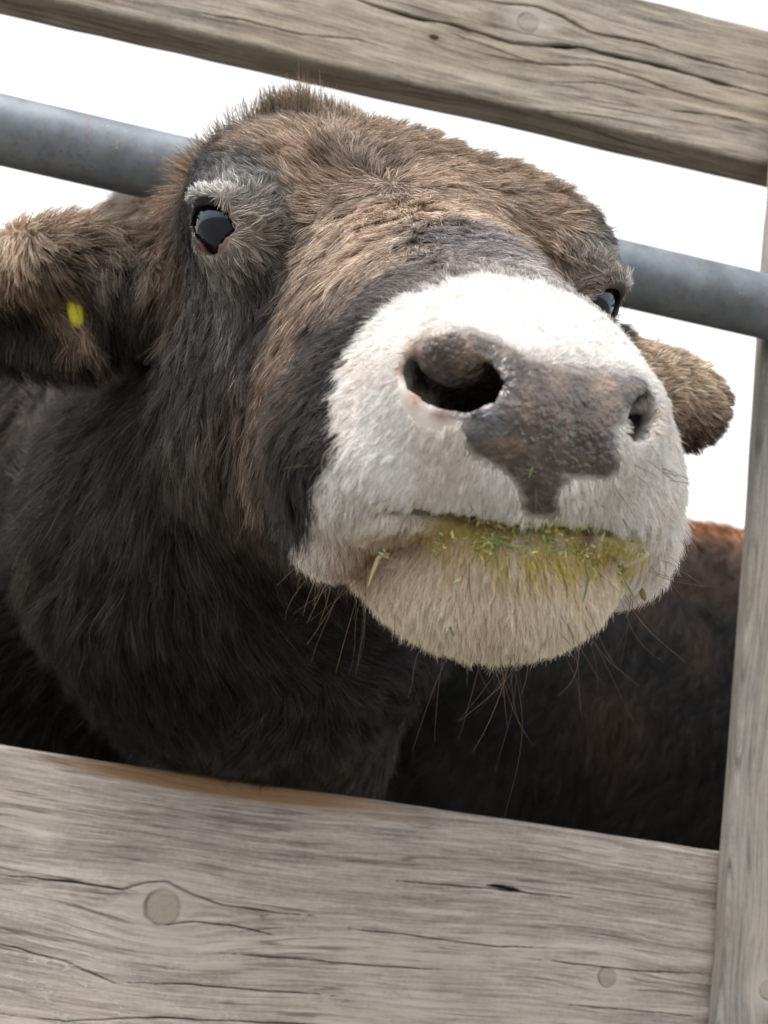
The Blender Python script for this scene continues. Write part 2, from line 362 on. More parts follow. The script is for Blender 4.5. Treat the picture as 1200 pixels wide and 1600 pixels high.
    if stain:
        (su, sv, lu, lv) = stain
        du = k.math('DIVIDE', k.math('SUBTRACT', x, su), lu); dv = k.math('DIVIDE', k.math('SUBTRACT', z, sv), lv)
        r = k.math('ADD', k.math('ADD', k.math('MULTIPLY', du, du), k.math('MULTIPLY', dv, dv)), k.math('MULTIPLY', k.math('SUBTRACT', med, 0.5), 1.6))
        col = k.mix(k.ramp(r, 0.35, 1.1, 0.85, 0), col, (0.24, 0.135, 0.06))
    if moss: col = k.mix(k.math('MULTIPLY', k.ramp(k.noise(co, 9, 4), 0.42, 0.62), moss), col, (0.13, 0.115, 0.05))
    k.put(k.b.inputs['Base Color'], col); k.b.inputs['Roughness'].default_value = 0.85; k.b.inputs['Specular IOR Level'].default_value = 0.2
    k.bump(h, 0.7, 0.0022)
    return k.m

def steel(name):
    k = NB(name); co, x, y, z = k.coords()
    a = k.noise(co, 30, 5, 0.65); b = k.noise(co, 170, 4, 0.7); c = k.noise(co, 9, 3)
    col = k.mix(k.ramp(a, 0.35, 0.65), (0.135, 0.155, 0.18), (0.23, 0.255, 0.29))
    col = k.mix(k.math('MULTIPLY', k.ramp(b, 0.56, 0.66), k.ramp(c, 0.42, 0.6)), col, (0.15, 0.085, 0.05))
    col = k.mix(k.ramp(b, 0.64, 0.72, 0, 0.6), col, (0.55, 0.55, 0.55))
    k.put(k.b.inputs['Base Color'], col); k.b.inputs['Metallic'].default_value = 0.35
    k.put(k.b.inputs['Roughness'], k.ramp(a, 0.3, 0.7, 0.42, 0.6)); k.bump(k.math('ADD', b, a), 0.25, 0.0008)
    return k.m

# ------------------------------------------------------------------ ground
def ground():
    k = NB('trodden_grass'); co, x, y, z = k.coords()
    a = k.noise(co, 0.6, 6); b = k.noise(co, 25, 5)
    col = k.mix(k.ramp(a, 0.3, 0.5), k.mix(b, (0.07, 0.08, 0.045), (0.12, 0.13, 0.075)), k.mix(b, (0.12, 0.108, 0.09), (0.21, 0.19, 0.165)))
    k.put(k.b.inputs['Base Color'], col); k.b.inputs['Roughness'].default_value = 0.95; k.bump(b, 0.8, 0.03)
    n = 60; g = np.linspace(-1, 1, n + 1); g = np.sign(g) * np.abs(g) ** 4 * 1500
    X, Y = np.meshgrid(g, g, indexing='ij')
    R_ = np.hypot(X, Y); Z = np.where(R_ > 12, 0.02 * (R_ - 12) * 0.2 * np.sin(X / 90 + 1) * np.sin(Y / 70 + 2), 0.0)
    V = np.stack([X.ravel(), Y.ravel(), np.minimum(Z.ravel(), 4)], 1)
    F = [(i * (n + 1) + j, (i + 1) * (n + 1) + j, (i + 1) * (n + 1) + j + 1, i * (n + 1) + j + 1) for i in range(n) for j in range(n)]
    o = mesh_obj('ground', V, F, k.m); tag(o, kind='structure')
ground()

# ------------------------------------------------------------------ fence: two boards, a post and a steel rail
def plank(name, x0, x1, y0, y1, z0, z1, mat, seed, along='x', r=0.004, wob=0.0016, tilt=0.0, splits=()):
    """a sawn board with rounded, worn edges: a rounded cross-section swept along the grain, with slow unevenness"""
    L0, L1 = (x0, x1) if along == 'x' else (z0, z1)
    a0, a1 = (z0, z1) if along == 'x' else (x0, x1)
    ring = []
    na, ny = (22, 8) if not splits else (int((z1 - z0) / 0.0006), 10)
    def side(p, q, n): return [(p[0] + (q[0] - p[0]) * i / n, p[1] + (q[1] - p[1]) * i / n) for i in range(n)]
    cs = [(a0 + r, y0), (a1 - r, y0)]
    arc = lambda cx, cy, t0: [(cx + r * math.cos(t0 + math.pi / 2 * i / 4), cy + r * math.sin(t0 + math.pi / 2 * i / 4)) for i in range(4)]
    ring += side((a0 + r, y0), (a1 - r, y0), na) + arc(a1 - r, y0 + r, -math.pi / 2)
    ring += side((a1, y0 + r), (a1, y1 - r), ny) + arc(a1 - r, y1 - r, 0)
    ring += side((a1 - r, y1), (a0 + r, y1), na) + arc(a0 + r, y1 - r, math.pi / 2)
    ring += side((a0, y1 - r), (a0, y0 + r), ny) + arc(a0 + r, y0 + r, math.pi)
    ring = np.array(ring); m = len(ring); n = int((L1 - L0) / (0.008 if not splits else 0.006)); ls = np.linspace(L0, L1, n + 1) if not splits else np.concatenate([np.arange(L0, -0.36, 0.02), np.arange(-0.36, 0.52, 0.003), np.arange(0.52, L1, 0.02), [L1]]); n = len(ls) - 1
    A = np.repeat(ring[None], n + 1, 0); Lx = np.repeat(ls[:, None], m, 1)
    P = np.stack([Lx, A[..., 1], A[..., 0]], -1).reshape(-1, 3)
    if along == 'z': P = P[:, [2, 1, 0]]
    stretch = P * (np.array([0.25, 1, 1]) if along == 'x' else np.array([1, 1, 0.25]))
    d = noise(stretch, 0.03, seed) * wob + noise(stretch, 0.009, seed + 1) * wob * 0.45
    cen = np.zeros(3); ia = 2 if along == 'x' else 0
    ctr = np.array([0, (y0 + y1) / 2, 0.0]); ctr[ia] = (a0 + a1) / 2
    out = P - ctr; out[:, 0 if along == 'x' else 2] = 0
    out[:, 1] *= 3.0 if along == 'x' else 1.0
    P = P + norm(out) * d[:, None]
    crack = np.zeros(len(P)); front = (np.abs(P[:, 1] - y0) < 0.003)
    for path, wd_ in splits:
        q = np.array([at_y(a, b, y0)[[0, 2]] for a, b in path]); pf = P[front]; zc = np.interp(pf[:, 0], q[:, 0], q[:, 1], left=9, right=9)
        zc = zc + noise(np.stack([pf[:, 0], pf[:, 0] * 0, pf[:, 0] * 0], 1), 0.012, 77) * 0.0010
        u_ = (pf[:, 0] - q[0, 0]) / (q[-1, 0] - q[0, 0]); w_ = wd_ * 0.001 * np.clip(np.minimum(u_, 1 - u_) * 6, 0.25, 1) * (1 + 0.5 * noise(pf, 0.02, 78))
        sl_ = np.interp(pf[:, 0], (q[1:, 0] + q[:-1, 0]) / 2, np.diff(q[:, 1]) / np.diff(q[:, 0])); g_ = np.clip(1.4 - np.abs(pf[:, 2] - zc) / np.sqrt(1 + sl_ ** 2) / (w_ * 0.75 + 1e-6), 0, 1); crack[front] = np.maximum(crack[front], g_); 
    P[:, 1] += crack * 0.0045
    if tilt: P[:, 2] += tilt * (P[:, 0] - 0.3)
    F = []
    for i in range(n):
        for j in range(m):
            k2 = (j + 1) % m; F.append((i * m + j, i * m + k2, (i + 1) * m + k2, (i + 1) * m + j))
    V = list(P); 
    for base, flip in ((0, 0), (n * m, 1)):
        ci = len(V); V.append(P[base:base + m].mean(0))
        for j in range(m):
            a, b = base + j, base + (j + 1) % m
            F.append((ci, b, a) if not flip else (ci, a, b))
    org = np.array([x0, y0, z0]); V = [v - org for v in V]
    o = mesh_obj(name, V, F, mat); o.location = org
    a_ = o.data.attributes.new('crack', 'FLOAT', 'POINT'); a_.data.foreach_set('value', np.concatenate([crack, np.zeros(len(V) - len(crack))]).astype(np.float32))
    return o
E0 = CAMZ
TOPS = [([(520, -22), (560, 0), (640, 25), (700, 38), (760, 55), (800, 68), (850, 72), (910, 75), (960, 88), (1040, 105), (1110, 125), (1200, 148), (1260, 160)], 2.4),
        ([(690, -10), (790, 6), (840, 10), (880, 25), (920, 50), (1000, 65), (1100, 95), (1200, 120), (1240, 132)], 1.4),
        ([(760, 85), (800, 95), (860, 102), (930, 103), (990, 120), (1050, 140), (1120, 160)], 1.2), ([(700, 52), (760, 72), (810, 92), (850, 100)], 0.7), ([(300, 20), (380, 32), (470, 55), (560, 62), (610, 78)], 0.8),
        ([(1040, 172), (1120, 180), (1190, 196)], 0.7), ([(860, 128), (940, 130), (1010, 150)], 0.6)]
LOWS = [([(-20, 1364), (0, 1367), (100, 1376), (190, 1390), (225, 1380), (262, 1378), (300, 1398), (350, 1414), (430, 1426), (500, 1433)], 1.0), ([(-20, 1470), (0, 1475), (100, 1502), (190, 1541)], 0.9), ([(190, 1536), (300, 1538), (400, 1548), (520, 1556)], 0.6),
        ([(340, 1488), (450, 1498), (610, 1512), (700, 1516)], 0.8), ([(-10, 1584), (100, 1596), (250, 1590), (400, 1598), (560, 1606)], 0.9), ([(760, 1384), (785, 1386), (815, 1394)], 3.0), ([(600, 1376), (760, 1388), (900, 1405)], 0.6), ([(540, 1450), (640, 1462), (760, 1478), (860, 1482)], 0.6),
        ([(250, 1446), (300, 1440), (360, 1445), (430, 1462)], 0.7), ([(840, 1500), (1000, 1518), (1100, 1522)], 0.7), ([(880, 1570), (1000, 1580), (1100, 1590)], 0.7)]
bt = dict(x0=-1.3, z0=E0 - 0.235)
kn = at_y(255, 1418, 0.95); kn2 = at_y(948, 1527, 0.95); stn = at_y(370, 1228, 0.95)
rg = at_y(-60, 1560, 0.95)
low = plank('fence_board', -1.3, 1.9, 0.950, 0.992, E0 - 0.235, E0 - 0.006,
            wood('weathered_board_wood', 'x', [(kn[0] + 1.3, kn[2] - (E0 - 0.235), 0.0255), (kn2[0] + 1.3, kn2[2] - (E0 - 0.235), 0.014)], 0.3, stain=(stn[0] + 1.3, 0.2225, 0.16, 0.012), seed=1.7,
                 rings=(rg[0] + 1.3, rg[2] - (E0 - 0.235), 0.013), light=(0.54, 0.485, 0.45), dark=(0.20, 0.172, 0.156), warm=0.25), 11, splits=[(p_, max(w_ * 0.62, 0.5)) for p_, w_ in LOWS])
tag(low, 'wide grey weathered board across the bottom, with a round knot at its left', 'fence board', 'wooden boards of the fence')
kt = at_y(825, 37, 0.95); hl = at_y(678, 60, 0.95)
top = plank('fence_board', -1.3, 1.9, 0.950, 0.992, E0 + 0.645, E0 + 0.795,
            wood('knotty_board_wood', 'x', [(kt[0] + 1.3, kt[2] - (E0 + 0.645), 0.021)], 0.45, moss=0.15, seed=8.3, holes=[(hl[0] + 1.3, hl[2] - (E0 + 0.645), 0.0035)],
                 light=(0.50, 0.45, 0.385), dark=(0.15, 0.128, 0.103)), 31, splits=TOPS)
tag(top, 'cracked grey board sloping across the top above the head', 'fence board', 'wooden boards of the fence')
kp = at_y(1195, 1545, 0.93)
post = plank('fence_post', 0.4475, 0.575, 0.924, 0.9475, 0.0, E0 + 0.95,
             wood('post_wood', 'z', [(kp[2], kp[0] - 0.4475, 0.014)], 0.7, seed=4.1, light=(0.36, 0.345, 0.32), dark=(0.17, 0.16, 0.145)), 51, along='z', r=0.006)
tag(post, 'upright grey wooden board at the right edge, nailed over the two others', 'fence post')

def rail():
    R_, n, m = 0.0285, 160, 40; t = []
    x0, x1 = -1.3, 1.9; V = []; F = []
    for i in range(n + 1):
        x = x0 + (x1 - x0) * i / n; zc = E0 + 0.4815 - 0.0 * x
        for rr in (R_,):
            for j in range(m):
                a = 2 * math.pi * j / m; V.append((x - x0, rr * math.cos(a), rr * math.sin(a)))
    for i in range(n):
        for j in range(m): k2 = (j + 1) % m; F.append((i * m + j, i * m + k2, (i + 1) * m + k2, (i + 1) * m + j))
    for b, s in ((0, 1), (n * m, -1)):
        off = len(V)
        for j in range(m): v = V[b + j]; V.append((v[0], v[1] * 0.88, v[2] * 0.88))
        for j in range(m): k2 = (j + 1) % m; F.append((b + j, off + j, off + k2, b + k2) if s > 0 else (b + j, b + k2, off + k2, off + j))
        o2 = len(V)
        for j in range(m): v = V[off + j]; V.append((v[0] + 0.2 * s, v[1], v[2]))
        for j in range(m): k2 = (j + 1) % m; F.append((off + j, o2 + j, o2 + k2, off + k2))
    o = mesh_obj('steel_rail', V, F, steel('galvanised_steel')); o.location = (x0, 0.8995, E0 + 0.5017)
    o.rotation_euler = (0, math.atan(0.019), 0)
    tag(o, 'round galvanised steel rail passing behind the head of the cow', 'rail')
rail()
# ------------------------------------------------------------------ the cow
def lin(c): c = np.asarray(c, float) / 255.0; return np.where(c <= 0.04045, c / 12.92, ((c + 0.055) / 1.055) ** 2.4)
CS = cow_shape()
# coat colours as seen, the low light of dark areas included, as (picture x, y, r, g, b)
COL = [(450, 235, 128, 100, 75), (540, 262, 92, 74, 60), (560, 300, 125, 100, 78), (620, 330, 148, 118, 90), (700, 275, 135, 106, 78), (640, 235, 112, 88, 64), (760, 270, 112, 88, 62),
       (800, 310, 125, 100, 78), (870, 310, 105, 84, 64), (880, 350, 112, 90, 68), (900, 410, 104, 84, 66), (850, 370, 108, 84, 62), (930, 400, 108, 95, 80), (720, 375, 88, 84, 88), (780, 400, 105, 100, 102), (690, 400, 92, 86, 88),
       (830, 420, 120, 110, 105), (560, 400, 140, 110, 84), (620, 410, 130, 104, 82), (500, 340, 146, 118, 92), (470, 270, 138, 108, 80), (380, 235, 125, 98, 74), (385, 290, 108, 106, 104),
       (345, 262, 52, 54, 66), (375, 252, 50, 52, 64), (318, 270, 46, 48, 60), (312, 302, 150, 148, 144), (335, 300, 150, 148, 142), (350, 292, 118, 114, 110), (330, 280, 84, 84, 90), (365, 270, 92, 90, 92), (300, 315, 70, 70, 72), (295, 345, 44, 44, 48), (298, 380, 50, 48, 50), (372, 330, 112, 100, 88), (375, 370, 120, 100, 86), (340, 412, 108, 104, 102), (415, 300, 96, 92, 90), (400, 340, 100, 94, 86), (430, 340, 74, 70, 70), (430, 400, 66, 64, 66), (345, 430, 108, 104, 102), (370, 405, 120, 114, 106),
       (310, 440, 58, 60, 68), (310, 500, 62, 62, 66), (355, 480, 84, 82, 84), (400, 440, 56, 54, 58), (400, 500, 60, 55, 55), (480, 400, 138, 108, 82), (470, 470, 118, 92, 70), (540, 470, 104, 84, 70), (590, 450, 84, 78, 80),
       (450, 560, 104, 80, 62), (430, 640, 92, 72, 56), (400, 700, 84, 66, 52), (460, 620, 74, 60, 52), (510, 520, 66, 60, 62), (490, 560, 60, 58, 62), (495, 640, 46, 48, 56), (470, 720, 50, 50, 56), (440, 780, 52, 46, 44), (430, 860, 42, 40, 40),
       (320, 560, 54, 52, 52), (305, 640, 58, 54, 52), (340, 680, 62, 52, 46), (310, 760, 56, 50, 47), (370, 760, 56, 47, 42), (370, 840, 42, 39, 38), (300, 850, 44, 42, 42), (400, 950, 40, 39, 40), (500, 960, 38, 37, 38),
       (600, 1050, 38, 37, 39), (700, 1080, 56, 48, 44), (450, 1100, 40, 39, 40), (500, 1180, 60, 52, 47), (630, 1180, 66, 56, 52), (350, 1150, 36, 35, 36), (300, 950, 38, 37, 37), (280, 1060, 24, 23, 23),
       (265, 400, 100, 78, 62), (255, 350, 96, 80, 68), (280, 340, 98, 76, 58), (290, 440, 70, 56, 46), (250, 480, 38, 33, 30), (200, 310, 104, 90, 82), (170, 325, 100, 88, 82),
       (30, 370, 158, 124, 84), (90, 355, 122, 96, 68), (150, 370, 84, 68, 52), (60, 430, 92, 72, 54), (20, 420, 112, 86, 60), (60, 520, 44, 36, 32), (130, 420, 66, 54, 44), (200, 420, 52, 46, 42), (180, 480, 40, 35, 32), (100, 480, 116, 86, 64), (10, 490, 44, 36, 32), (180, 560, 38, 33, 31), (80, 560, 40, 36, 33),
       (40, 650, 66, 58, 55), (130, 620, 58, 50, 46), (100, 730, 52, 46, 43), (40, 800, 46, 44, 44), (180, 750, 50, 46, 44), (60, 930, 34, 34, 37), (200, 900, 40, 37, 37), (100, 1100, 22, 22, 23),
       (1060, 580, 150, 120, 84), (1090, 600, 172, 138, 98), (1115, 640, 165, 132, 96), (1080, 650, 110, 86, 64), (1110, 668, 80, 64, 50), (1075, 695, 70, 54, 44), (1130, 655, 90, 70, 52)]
# lie of the coat: (picture x, y, direction dx, dy, length in mm, lift in degrees)
FLOW = [(540, 262, -0.3, -0.8, 16, 35), (480, 250, -0.9, -0.3, 18, 25), (420, 240, -1, -0.1, 18, 25), (380, 225, -0.9, -0.3, 20, 30), (600, 250, 0.6, -0.3, 16, 30), (690, 250, 0.9, 0.1, 20, 32), (780, 280, 0.9, 0.3, 22, 34), (850, 300, 0.8, 0.5, 22, 28), (900, 340, 0.5, 0.9, 22, 22),
        (860, 370, 0.35, 0.95, 22, 18), (900, 420, 0.3, 1, 20, 16), (935, 430, 0.1, 1, 10, 18), (540, 320, -0.45, 0.9, 15, 20), (620, 330, 0.1, 1, 15, 18), (700, 320, 0.5, 0.9, 15, 18), (780, 350, 0.5, 0.8, 13, 16), (720, 390, 0.3, 0.7, 8, 14), (800, 410, 0.5, 0.7, 8, 14), (620, 420, -0.2, 1, 10, 14),
        (500, 360, -0.75, 0.6, 14, 18), (450, 320, -0.9, 0.2, 13, 18), (540, 430, -0.5, 0.85, 13, 14), (470, 470, -0.55, 0.85, 15, 14), (360, 290, -0.4, -0.8, 6, 20), (320, 290, -0.7, -0.7, 6, 24), (300, 330, -0.9, -0.2, 5, 20), (400, 300, 0.2, -0.9, 8, 20), (385, 345, 0.7, -0.2, 6, 18), (420, 350, 0.7, 0.1, 9, 24), (300, 380, -0.5, 0.8, 6, 14), (345, 255, -0.7, -0.5, 9, 15),
        (350, 420, 0.1, 1, 6, 12), (320, 440, -0.1, 1, 9, 12), (400, 440, 0.1, 1, 11, 14), (420, 540, -0.4, 0.9, 17, 14), (360, 560, -0.1, 1, 18, 12), (310, 560, -0.05, 1, 18, 12), (490, 600, -0.3, 0.95, 17, 14), (440, 680, -0.35, 0.95, 22, 16), (340, 680, -0.1, 1, 26, 15), (480, 740, -0.2, 1, 22, 18),
        (300, 760, -0.05, 1, 30, 18), (400, 800, -0.25, 1, 30, 18), (440, 880, 0.1, 1, 30, 20), (350, 900, 0.3, 0.9, 36, 20), (460, 960, 0.85, 0.45, 36, 20), (560, 1000, 0.9, 0.4, 34, 22), (660, 1050, 0.7, 0.7, 34, 25), (560, 1100, 0.5, 0.8, 38, 25), (450, 1100, -0.3, 0.9, 32, 22), (520, 1190, -0.5, 0.8, 30, 22),
        (640, 1180, 0.2, 1, 42, 28), (300, 1050, 0.3, 0.9, 28, 20), (260, 370, -0.75, 0.6, 26, 22), (270, 430, -0.3, 0.95, 34, 22), (285, 480, 0.0, 1, 34, 18), (220, 320, -0.7, 0.6, 30, 25),
        (30, 350, 0.0, -1, 22, 45), (100, 350, 0.2, -1, 20, 40), (50, 400, 0.1, 1, 22, 25), (150, 380, 0.6, 0.5, 24, 28), (200, 420, 0.3, 0.9, 28, 25), (100, 440, 0.4, 0.6, 20, 25), (180, 520, -0.2, 1, 30, 20), (60, 540, 0.2, 1, 30, 30), (30, 590, 0.1, 1, 36, 38), (100, 595, -0.1, 1, 36, 38), (160, 590, -0.2, 1, 36, 34),
        (60, 650, -0.5, 0.7, 36, 22), (150, 650, -0.4, 0.9, 36, 22), (100, 800, -0.6, 0.8, 42, 22), (200, 850, -0.2, 1, 40, 22), (60, 980, -0.7, 0.5, 42, 22), (180, 1080, -0.1, 1, 28, 20), (200, 310, -0.6, -0.2, 30, 25),
        (1050, 570, 0.7, -0.4, 8, 22), (1090, 590, 0.9, 0.2, 10, 22), (1110, 640, 0.8, 0.5, 9, 25), (1075, 640, 0.8, 0.5, 14, 20), (1090, 690, 0.5, 0.85, 14, 35),
        # muzzle and chin
        (790, 450, -0.1, -1, 6, 22), (700, 470, -0.3, -1, 6, 22), (620, 500, -0.7, -0.5, 6, 20), (900, 480, 0.2, -1, 6, 22), (960, 530, 0.6, -0.8, 6, 25), (1020, 600, 0.9, -0.3, 7, 28), (1045, 660, 0.9, 0.3, 7, 28), (1030, 760, 0.7, 0.7, 9, 28),
        (560, 580, -0.8, 0.3, 7, 18), (540, 660, -0.7, 0.6, 8, 18), (620, 680, -0.65, 0.7, 8, 18), (600, 740, -0.55, 0.85, 10, 20), (530, 780, -0.5, 0.85, 12, 22), (490, 840, -0.1, 1, 13, 24), (680, 740, -0.45, 0.9, 11, 24), (740, 760, -0.15, 1, 10, 30), (790, 755, -0.05, 1, 9, 30),
        (900, 775, 0.1, 1, 10, 30), (950, 800, 0.35, 0.9, 12, 28), (1000, 850, 0.35, 0.95, 13, 26), (1000, 720, 0.5, 0.8, 8, 20),
        (600, 860, -0.6, 0.75, 10, 20), (700, 860, -0.2, 1, 10, 26), (800, 880, 0.05, 1, 12, 28), (900, 900, 0.3, 1, 12, 26), (620, 940, -0.5, 0.85, 15, 24), (740, 970, -0.05, 1, 16, 26), (850, 970, 0.2, 1, 16, 26), (940, 930, 0.5, 0.85, 14, 26)]
def guide_points(rows):
    P, ok = hits(CS, [(r[0], r[1]) for r in rows], t1=4.0); return P[ok], [r for r, o in zip(rows, ok) if o]
CP, crow = guide_points(COL); CV = lin([r[2:5] for r in crow])
FP, frow = guide_points(FLOW)
FN = grad(CS, FP, 3e-3)
FD = np.array([[r[2], r[3], 0.0] for r in frow]) @ HR
FD = norm(FD - FN * (FD * FN).sum(1, keepdims=True)); FL = np.array([r[4] for r in frow]) * 1e-3; FA_ = np.radians([r[5] for r in frow])
# things the camera cannot guide: mirror the face guides to the far side, and run the coat backwards over the trunk
def mirror(P): return P * np.array([-1, 1, 1])
face = (np.abs(FP[:, 0] + 0.0) > 0.05) & (FP[:, 1] > -0.16) & (FP[:, 0] < 0) & (FP[:, 2] > -0.2) & (np.abs(FP[:, 0]) < 0.14)
FP = np.concatenate([FP, mirror(FP[face])]); FN = np.concatenate([FN, mirror(FN[face])]); FD = np.concatenate([FD, mirror(FD[face])]); FL = np.concatenate([FL, FL[face]]); FA_ = np.concatenate([FA_, FA_[face]])
cf = (CP[:, 0] < -0.085) & (CP[:, 1] > -0.16) & (CP[:, 2] > -0.2) & (CP[:, 0] > -0.14)
CP = np.concatenate([CP, mirror(CP[cf])]); CV = np.concatenate([CV, CV[cf]])
def blend(P, G, vals, sig, k=None):
    out = np.empty((len(P), vals.shape[1]))
    for i in range(0, len(P), 20000):
        d2 = ((P[i:i + 20000, None, :] - G[None]) ** 2).sum(-1); dm = d2.min(1, keepdims=True)
        w = np.exp(-(d2 - dm) / (2 * sig ** 2 + 0.35 * dm)); out[i:i + 20000] = (w @ vals) / w.sum(1, keepdims=True)
    return out
def inpoly(x, y, poly):
    r = np.zeros(len(x), bool); n = len(poly)
    for i in range(n):
        (x1, y1), (x2, y2) = poly[i], poly[(i + 1) % n]
        c = ((y1 > y) != (y2 > y)) & (x < (x2 - x1) * (y - y1) / (y2 - y1 + 1e-12) + x1); r ^= c
    return r
PADPX = [(642, 562), (645, 540), (660, 518), (690, 506), (740, 510), (790, 530), (830, 552), (880, 572), (940, 574), (990, 574), (1015, 590), (1020, 612), (1006, 640), (980, 650), (966, 672), (965, 700), (974, 735), (950, 752), (915, 748), (885, 752), (872, 780), (880, 812), (812, 806), (808, 764), (786, 740), (755, 725), (726, 706), (712, 684), (735, 664), (700, 652), (660, 630), (645, 602)]
PAD = hits(CS, PADPX)[0][:, [0, 2]]
def pad_mask(P, soft=0.0024):
    acc = 0; 
    n1 = noise(P, 0.004, 71) * 0.0008; n2 = noise(P, 0.004, 72) * 0.0008
    for a in range(6):
        o = (math.cos(a * 1.047) * soft, math.sin(a * 1.047) * soft)
        acc = acc + inpoly(P[:, 0] + n1 + o[0], P[:, 2] + n2 + o[1], PAD)
    return acc / 6.0 * (P[:, 1] > 0.195)
def white_mask(P):
    x, y, z = P.T; dx = x + 0.004; dz = z + 0.045
    th = np.degrees(np.arctan2(np.abs(dx), dz))          # 0 top of the nose, 180 under the chin
    yb = np.interp(th, [0, 20, 40, 58, 70, 82, 95, 107, 121, 133, 153, 180], [.203, .203, .205, .208, .218, .232, .242, .229, .206, .186, .158, .145])
    yb = yb - 0.066 * np.clip((x - 0.045) / 0.02, 0, 1) * np.clip((th - 70) / 20, 0, 1) - 0.012 * (x > 0.02) * np.clip((th - 45) / 20, 0, 1)
    yb = yb + noise(P, 0.02, 5) * 0.004 + noise(P, 0.004, 6) * 0.003 + noise(P, 0.0015, 8) * 0.0015
    near = (np.abs(x) < 0.12) & (z > -0.16) & (z < 0.06)
    return np.clip((y - yb) / 0.004 + 0.5, 0, 1) * near
MOUTH, mok = hits(CS, [(700, 815), (740, 812), (790, 815), (840, 828), (890, 842), (940, 858), (985, 880)])
CANT = EYES
def coat_colour(P):
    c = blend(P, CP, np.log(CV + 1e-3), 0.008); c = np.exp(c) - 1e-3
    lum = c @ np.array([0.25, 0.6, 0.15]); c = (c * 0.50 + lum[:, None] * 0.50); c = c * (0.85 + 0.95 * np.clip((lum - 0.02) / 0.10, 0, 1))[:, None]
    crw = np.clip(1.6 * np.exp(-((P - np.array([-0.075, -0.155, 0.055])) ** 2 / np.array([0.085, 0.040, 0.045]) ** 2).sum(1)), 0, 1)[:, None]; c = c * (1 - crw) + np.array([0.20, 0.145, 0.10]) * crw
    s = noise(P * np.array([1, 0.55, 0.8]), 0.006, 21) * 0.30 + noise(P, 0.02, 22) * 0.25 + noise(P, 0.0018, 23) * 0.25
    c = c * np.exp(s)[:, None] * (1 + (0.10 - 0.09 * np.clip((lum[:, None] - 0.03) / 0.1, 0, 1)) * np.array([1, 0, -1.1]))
    w = white_mask(P)[:, None]
    chin = np.clip((-P[:, 2] - 0.066) / 0.012, 0, 1)[:, None] * (P[:, 1:2] > 0.12) * np.clip((0.065 - np.abs(P[:, 0:1])) / 0.012, 0, 1)
    wc = np.array([0.86, 0.84, 0.815]) * (1 - chin) + np.array([0.88, 0.77, 0.64]) * chin
    md = np.sqrt(((P[:, None] - MOUTH[None]) ** 2).sum(-1)).min(1)
    yel = yellow(P, md)[:, None]
    brn = near_px(P, BROWNS)[:, None]; wc = wc * (1 - brn) + np.array([0.36, 0.24, 0.17]) * brn
    wc = wc * (1 - yel) + np.array([0.66, 0.57, 0.13]) * yel
    pink = np.clip(noise(P, 0.012, 33) * 0.8 + 0.0, 0, 0.3)[:, None] * (1 - chin)
    wc = wc * (1 - pink) + np.array([0.84, 0.70, 0.63]) * pink
    c = c * (1 - w) + wc * w
    return np.clip(c, 0.004, 0.9)
def yellow(P, md=None):
    if md is None: md = np.sqrt(((P[:, None] - MOUTH[None]) ** 2).sum(-1)).min(1)
    return 0.8 * np.clip(1.35 - md / 0.014 + noise(P, 0.004, 31) * 0.9, 0, 1) * (P[:, 2] < -0.060) * np.clip((P[:, 0] + 0.045) / 0.02, 0, 1)
BROWNS = [(590, 860, 0.009, 0.9), (640, 836, 0.007, 0.85), (700, 824, 0.005, 0.7), (970, 880, 0.006, 0.6), (560, 884, 0.008, 0.85), (760, 990, 0.004, 0.35), (770, 960, 0.004, 0.3)]  # brown tints; those along the lips paint the shadow of the mouth crease
def near_px(P, spots):
    G, _ = hits(CS, [(s[0], s[1]) for s in spots]); out = np.zeros(len(P))
    for g, s in zip(G, spots): out = np.maximum(out, s[3] * np.exp(-((P - g) ** 2).sum(1) / (2 * s[2] ** 2)))
    return np.clip(out, 0, 1)
def lid_mask(P, a=1.12, b=1.5):  # 1 on the bare lids, 0 outside
    m = np.zeros(len(P))
    for c, F, side in EYES:
        q = (P - c) @ F.T; r = np.sqrt((q[:, 0] / 0.0140) ** 2 + (q[:, 1] / 0.0128) ** 2 + (q[:, 2] / 0.02) ** 2)
        m = np.maximum(m, np.clip((b - r) / (b - a), 0, 1))
    return m
def hole_mask(P):                # inside of the nostrils
    c = 0
    for (px, py, rr) in ((706, 606, 0.021), (988, 668, 0.013)):
        h = HOLE[(px, py)]; c = np.maximum(c, (np.linalg.norm(P - h, axis=1) < rr))
    return c
HOLE = {}
GUM, _ = hits(CS, [(740, 806), (770, 808), (800, 812), (840, 820), (880, 830), (915, 842)])
def gum_mask(P): return np.clip(1.6 - np.sqrt(((P[:, None] - GUM[None]) ** 2).sum(-1)).min(1) / 0.0032, 0, 1)
for q_ in ((706, 606), (988, 668)):
    HOLE[q_] = hits(CS, [q_])[0][0]

cow = empty('cow', (-0.2, 1.6, 0.0))
tag(cow, 'shaggy brown cow with white muzzle and yellow ear tag, head thrust through the fence', 'cow')
QUICK = False
st = 0.004 if QUICK else 0.0026
xs = axis_pts([(-1.00, -0.16, 0.022), (-0.16, 0.16, st), (0.16, 0.8, 0.022)])
ys = axis_pts([(-2.75, -0.5, 0.024), (-0.5, -0.2, 0.010), (-0.2, 0.29, st)])
zs = axis_pts([(-1.75, -0.30, 0.024), (-0.30, -0.17, 0.009), (-0.17, 0.10, st), (0.10, 0.90, 0.022)])
Vh, Fc = surface_nets(CS, xs, ys, zs)
Nh = grad(CS, Vh, 1.2e-3)
Fc = Fc[:, ::-1]
Vw = h2w(Vh)
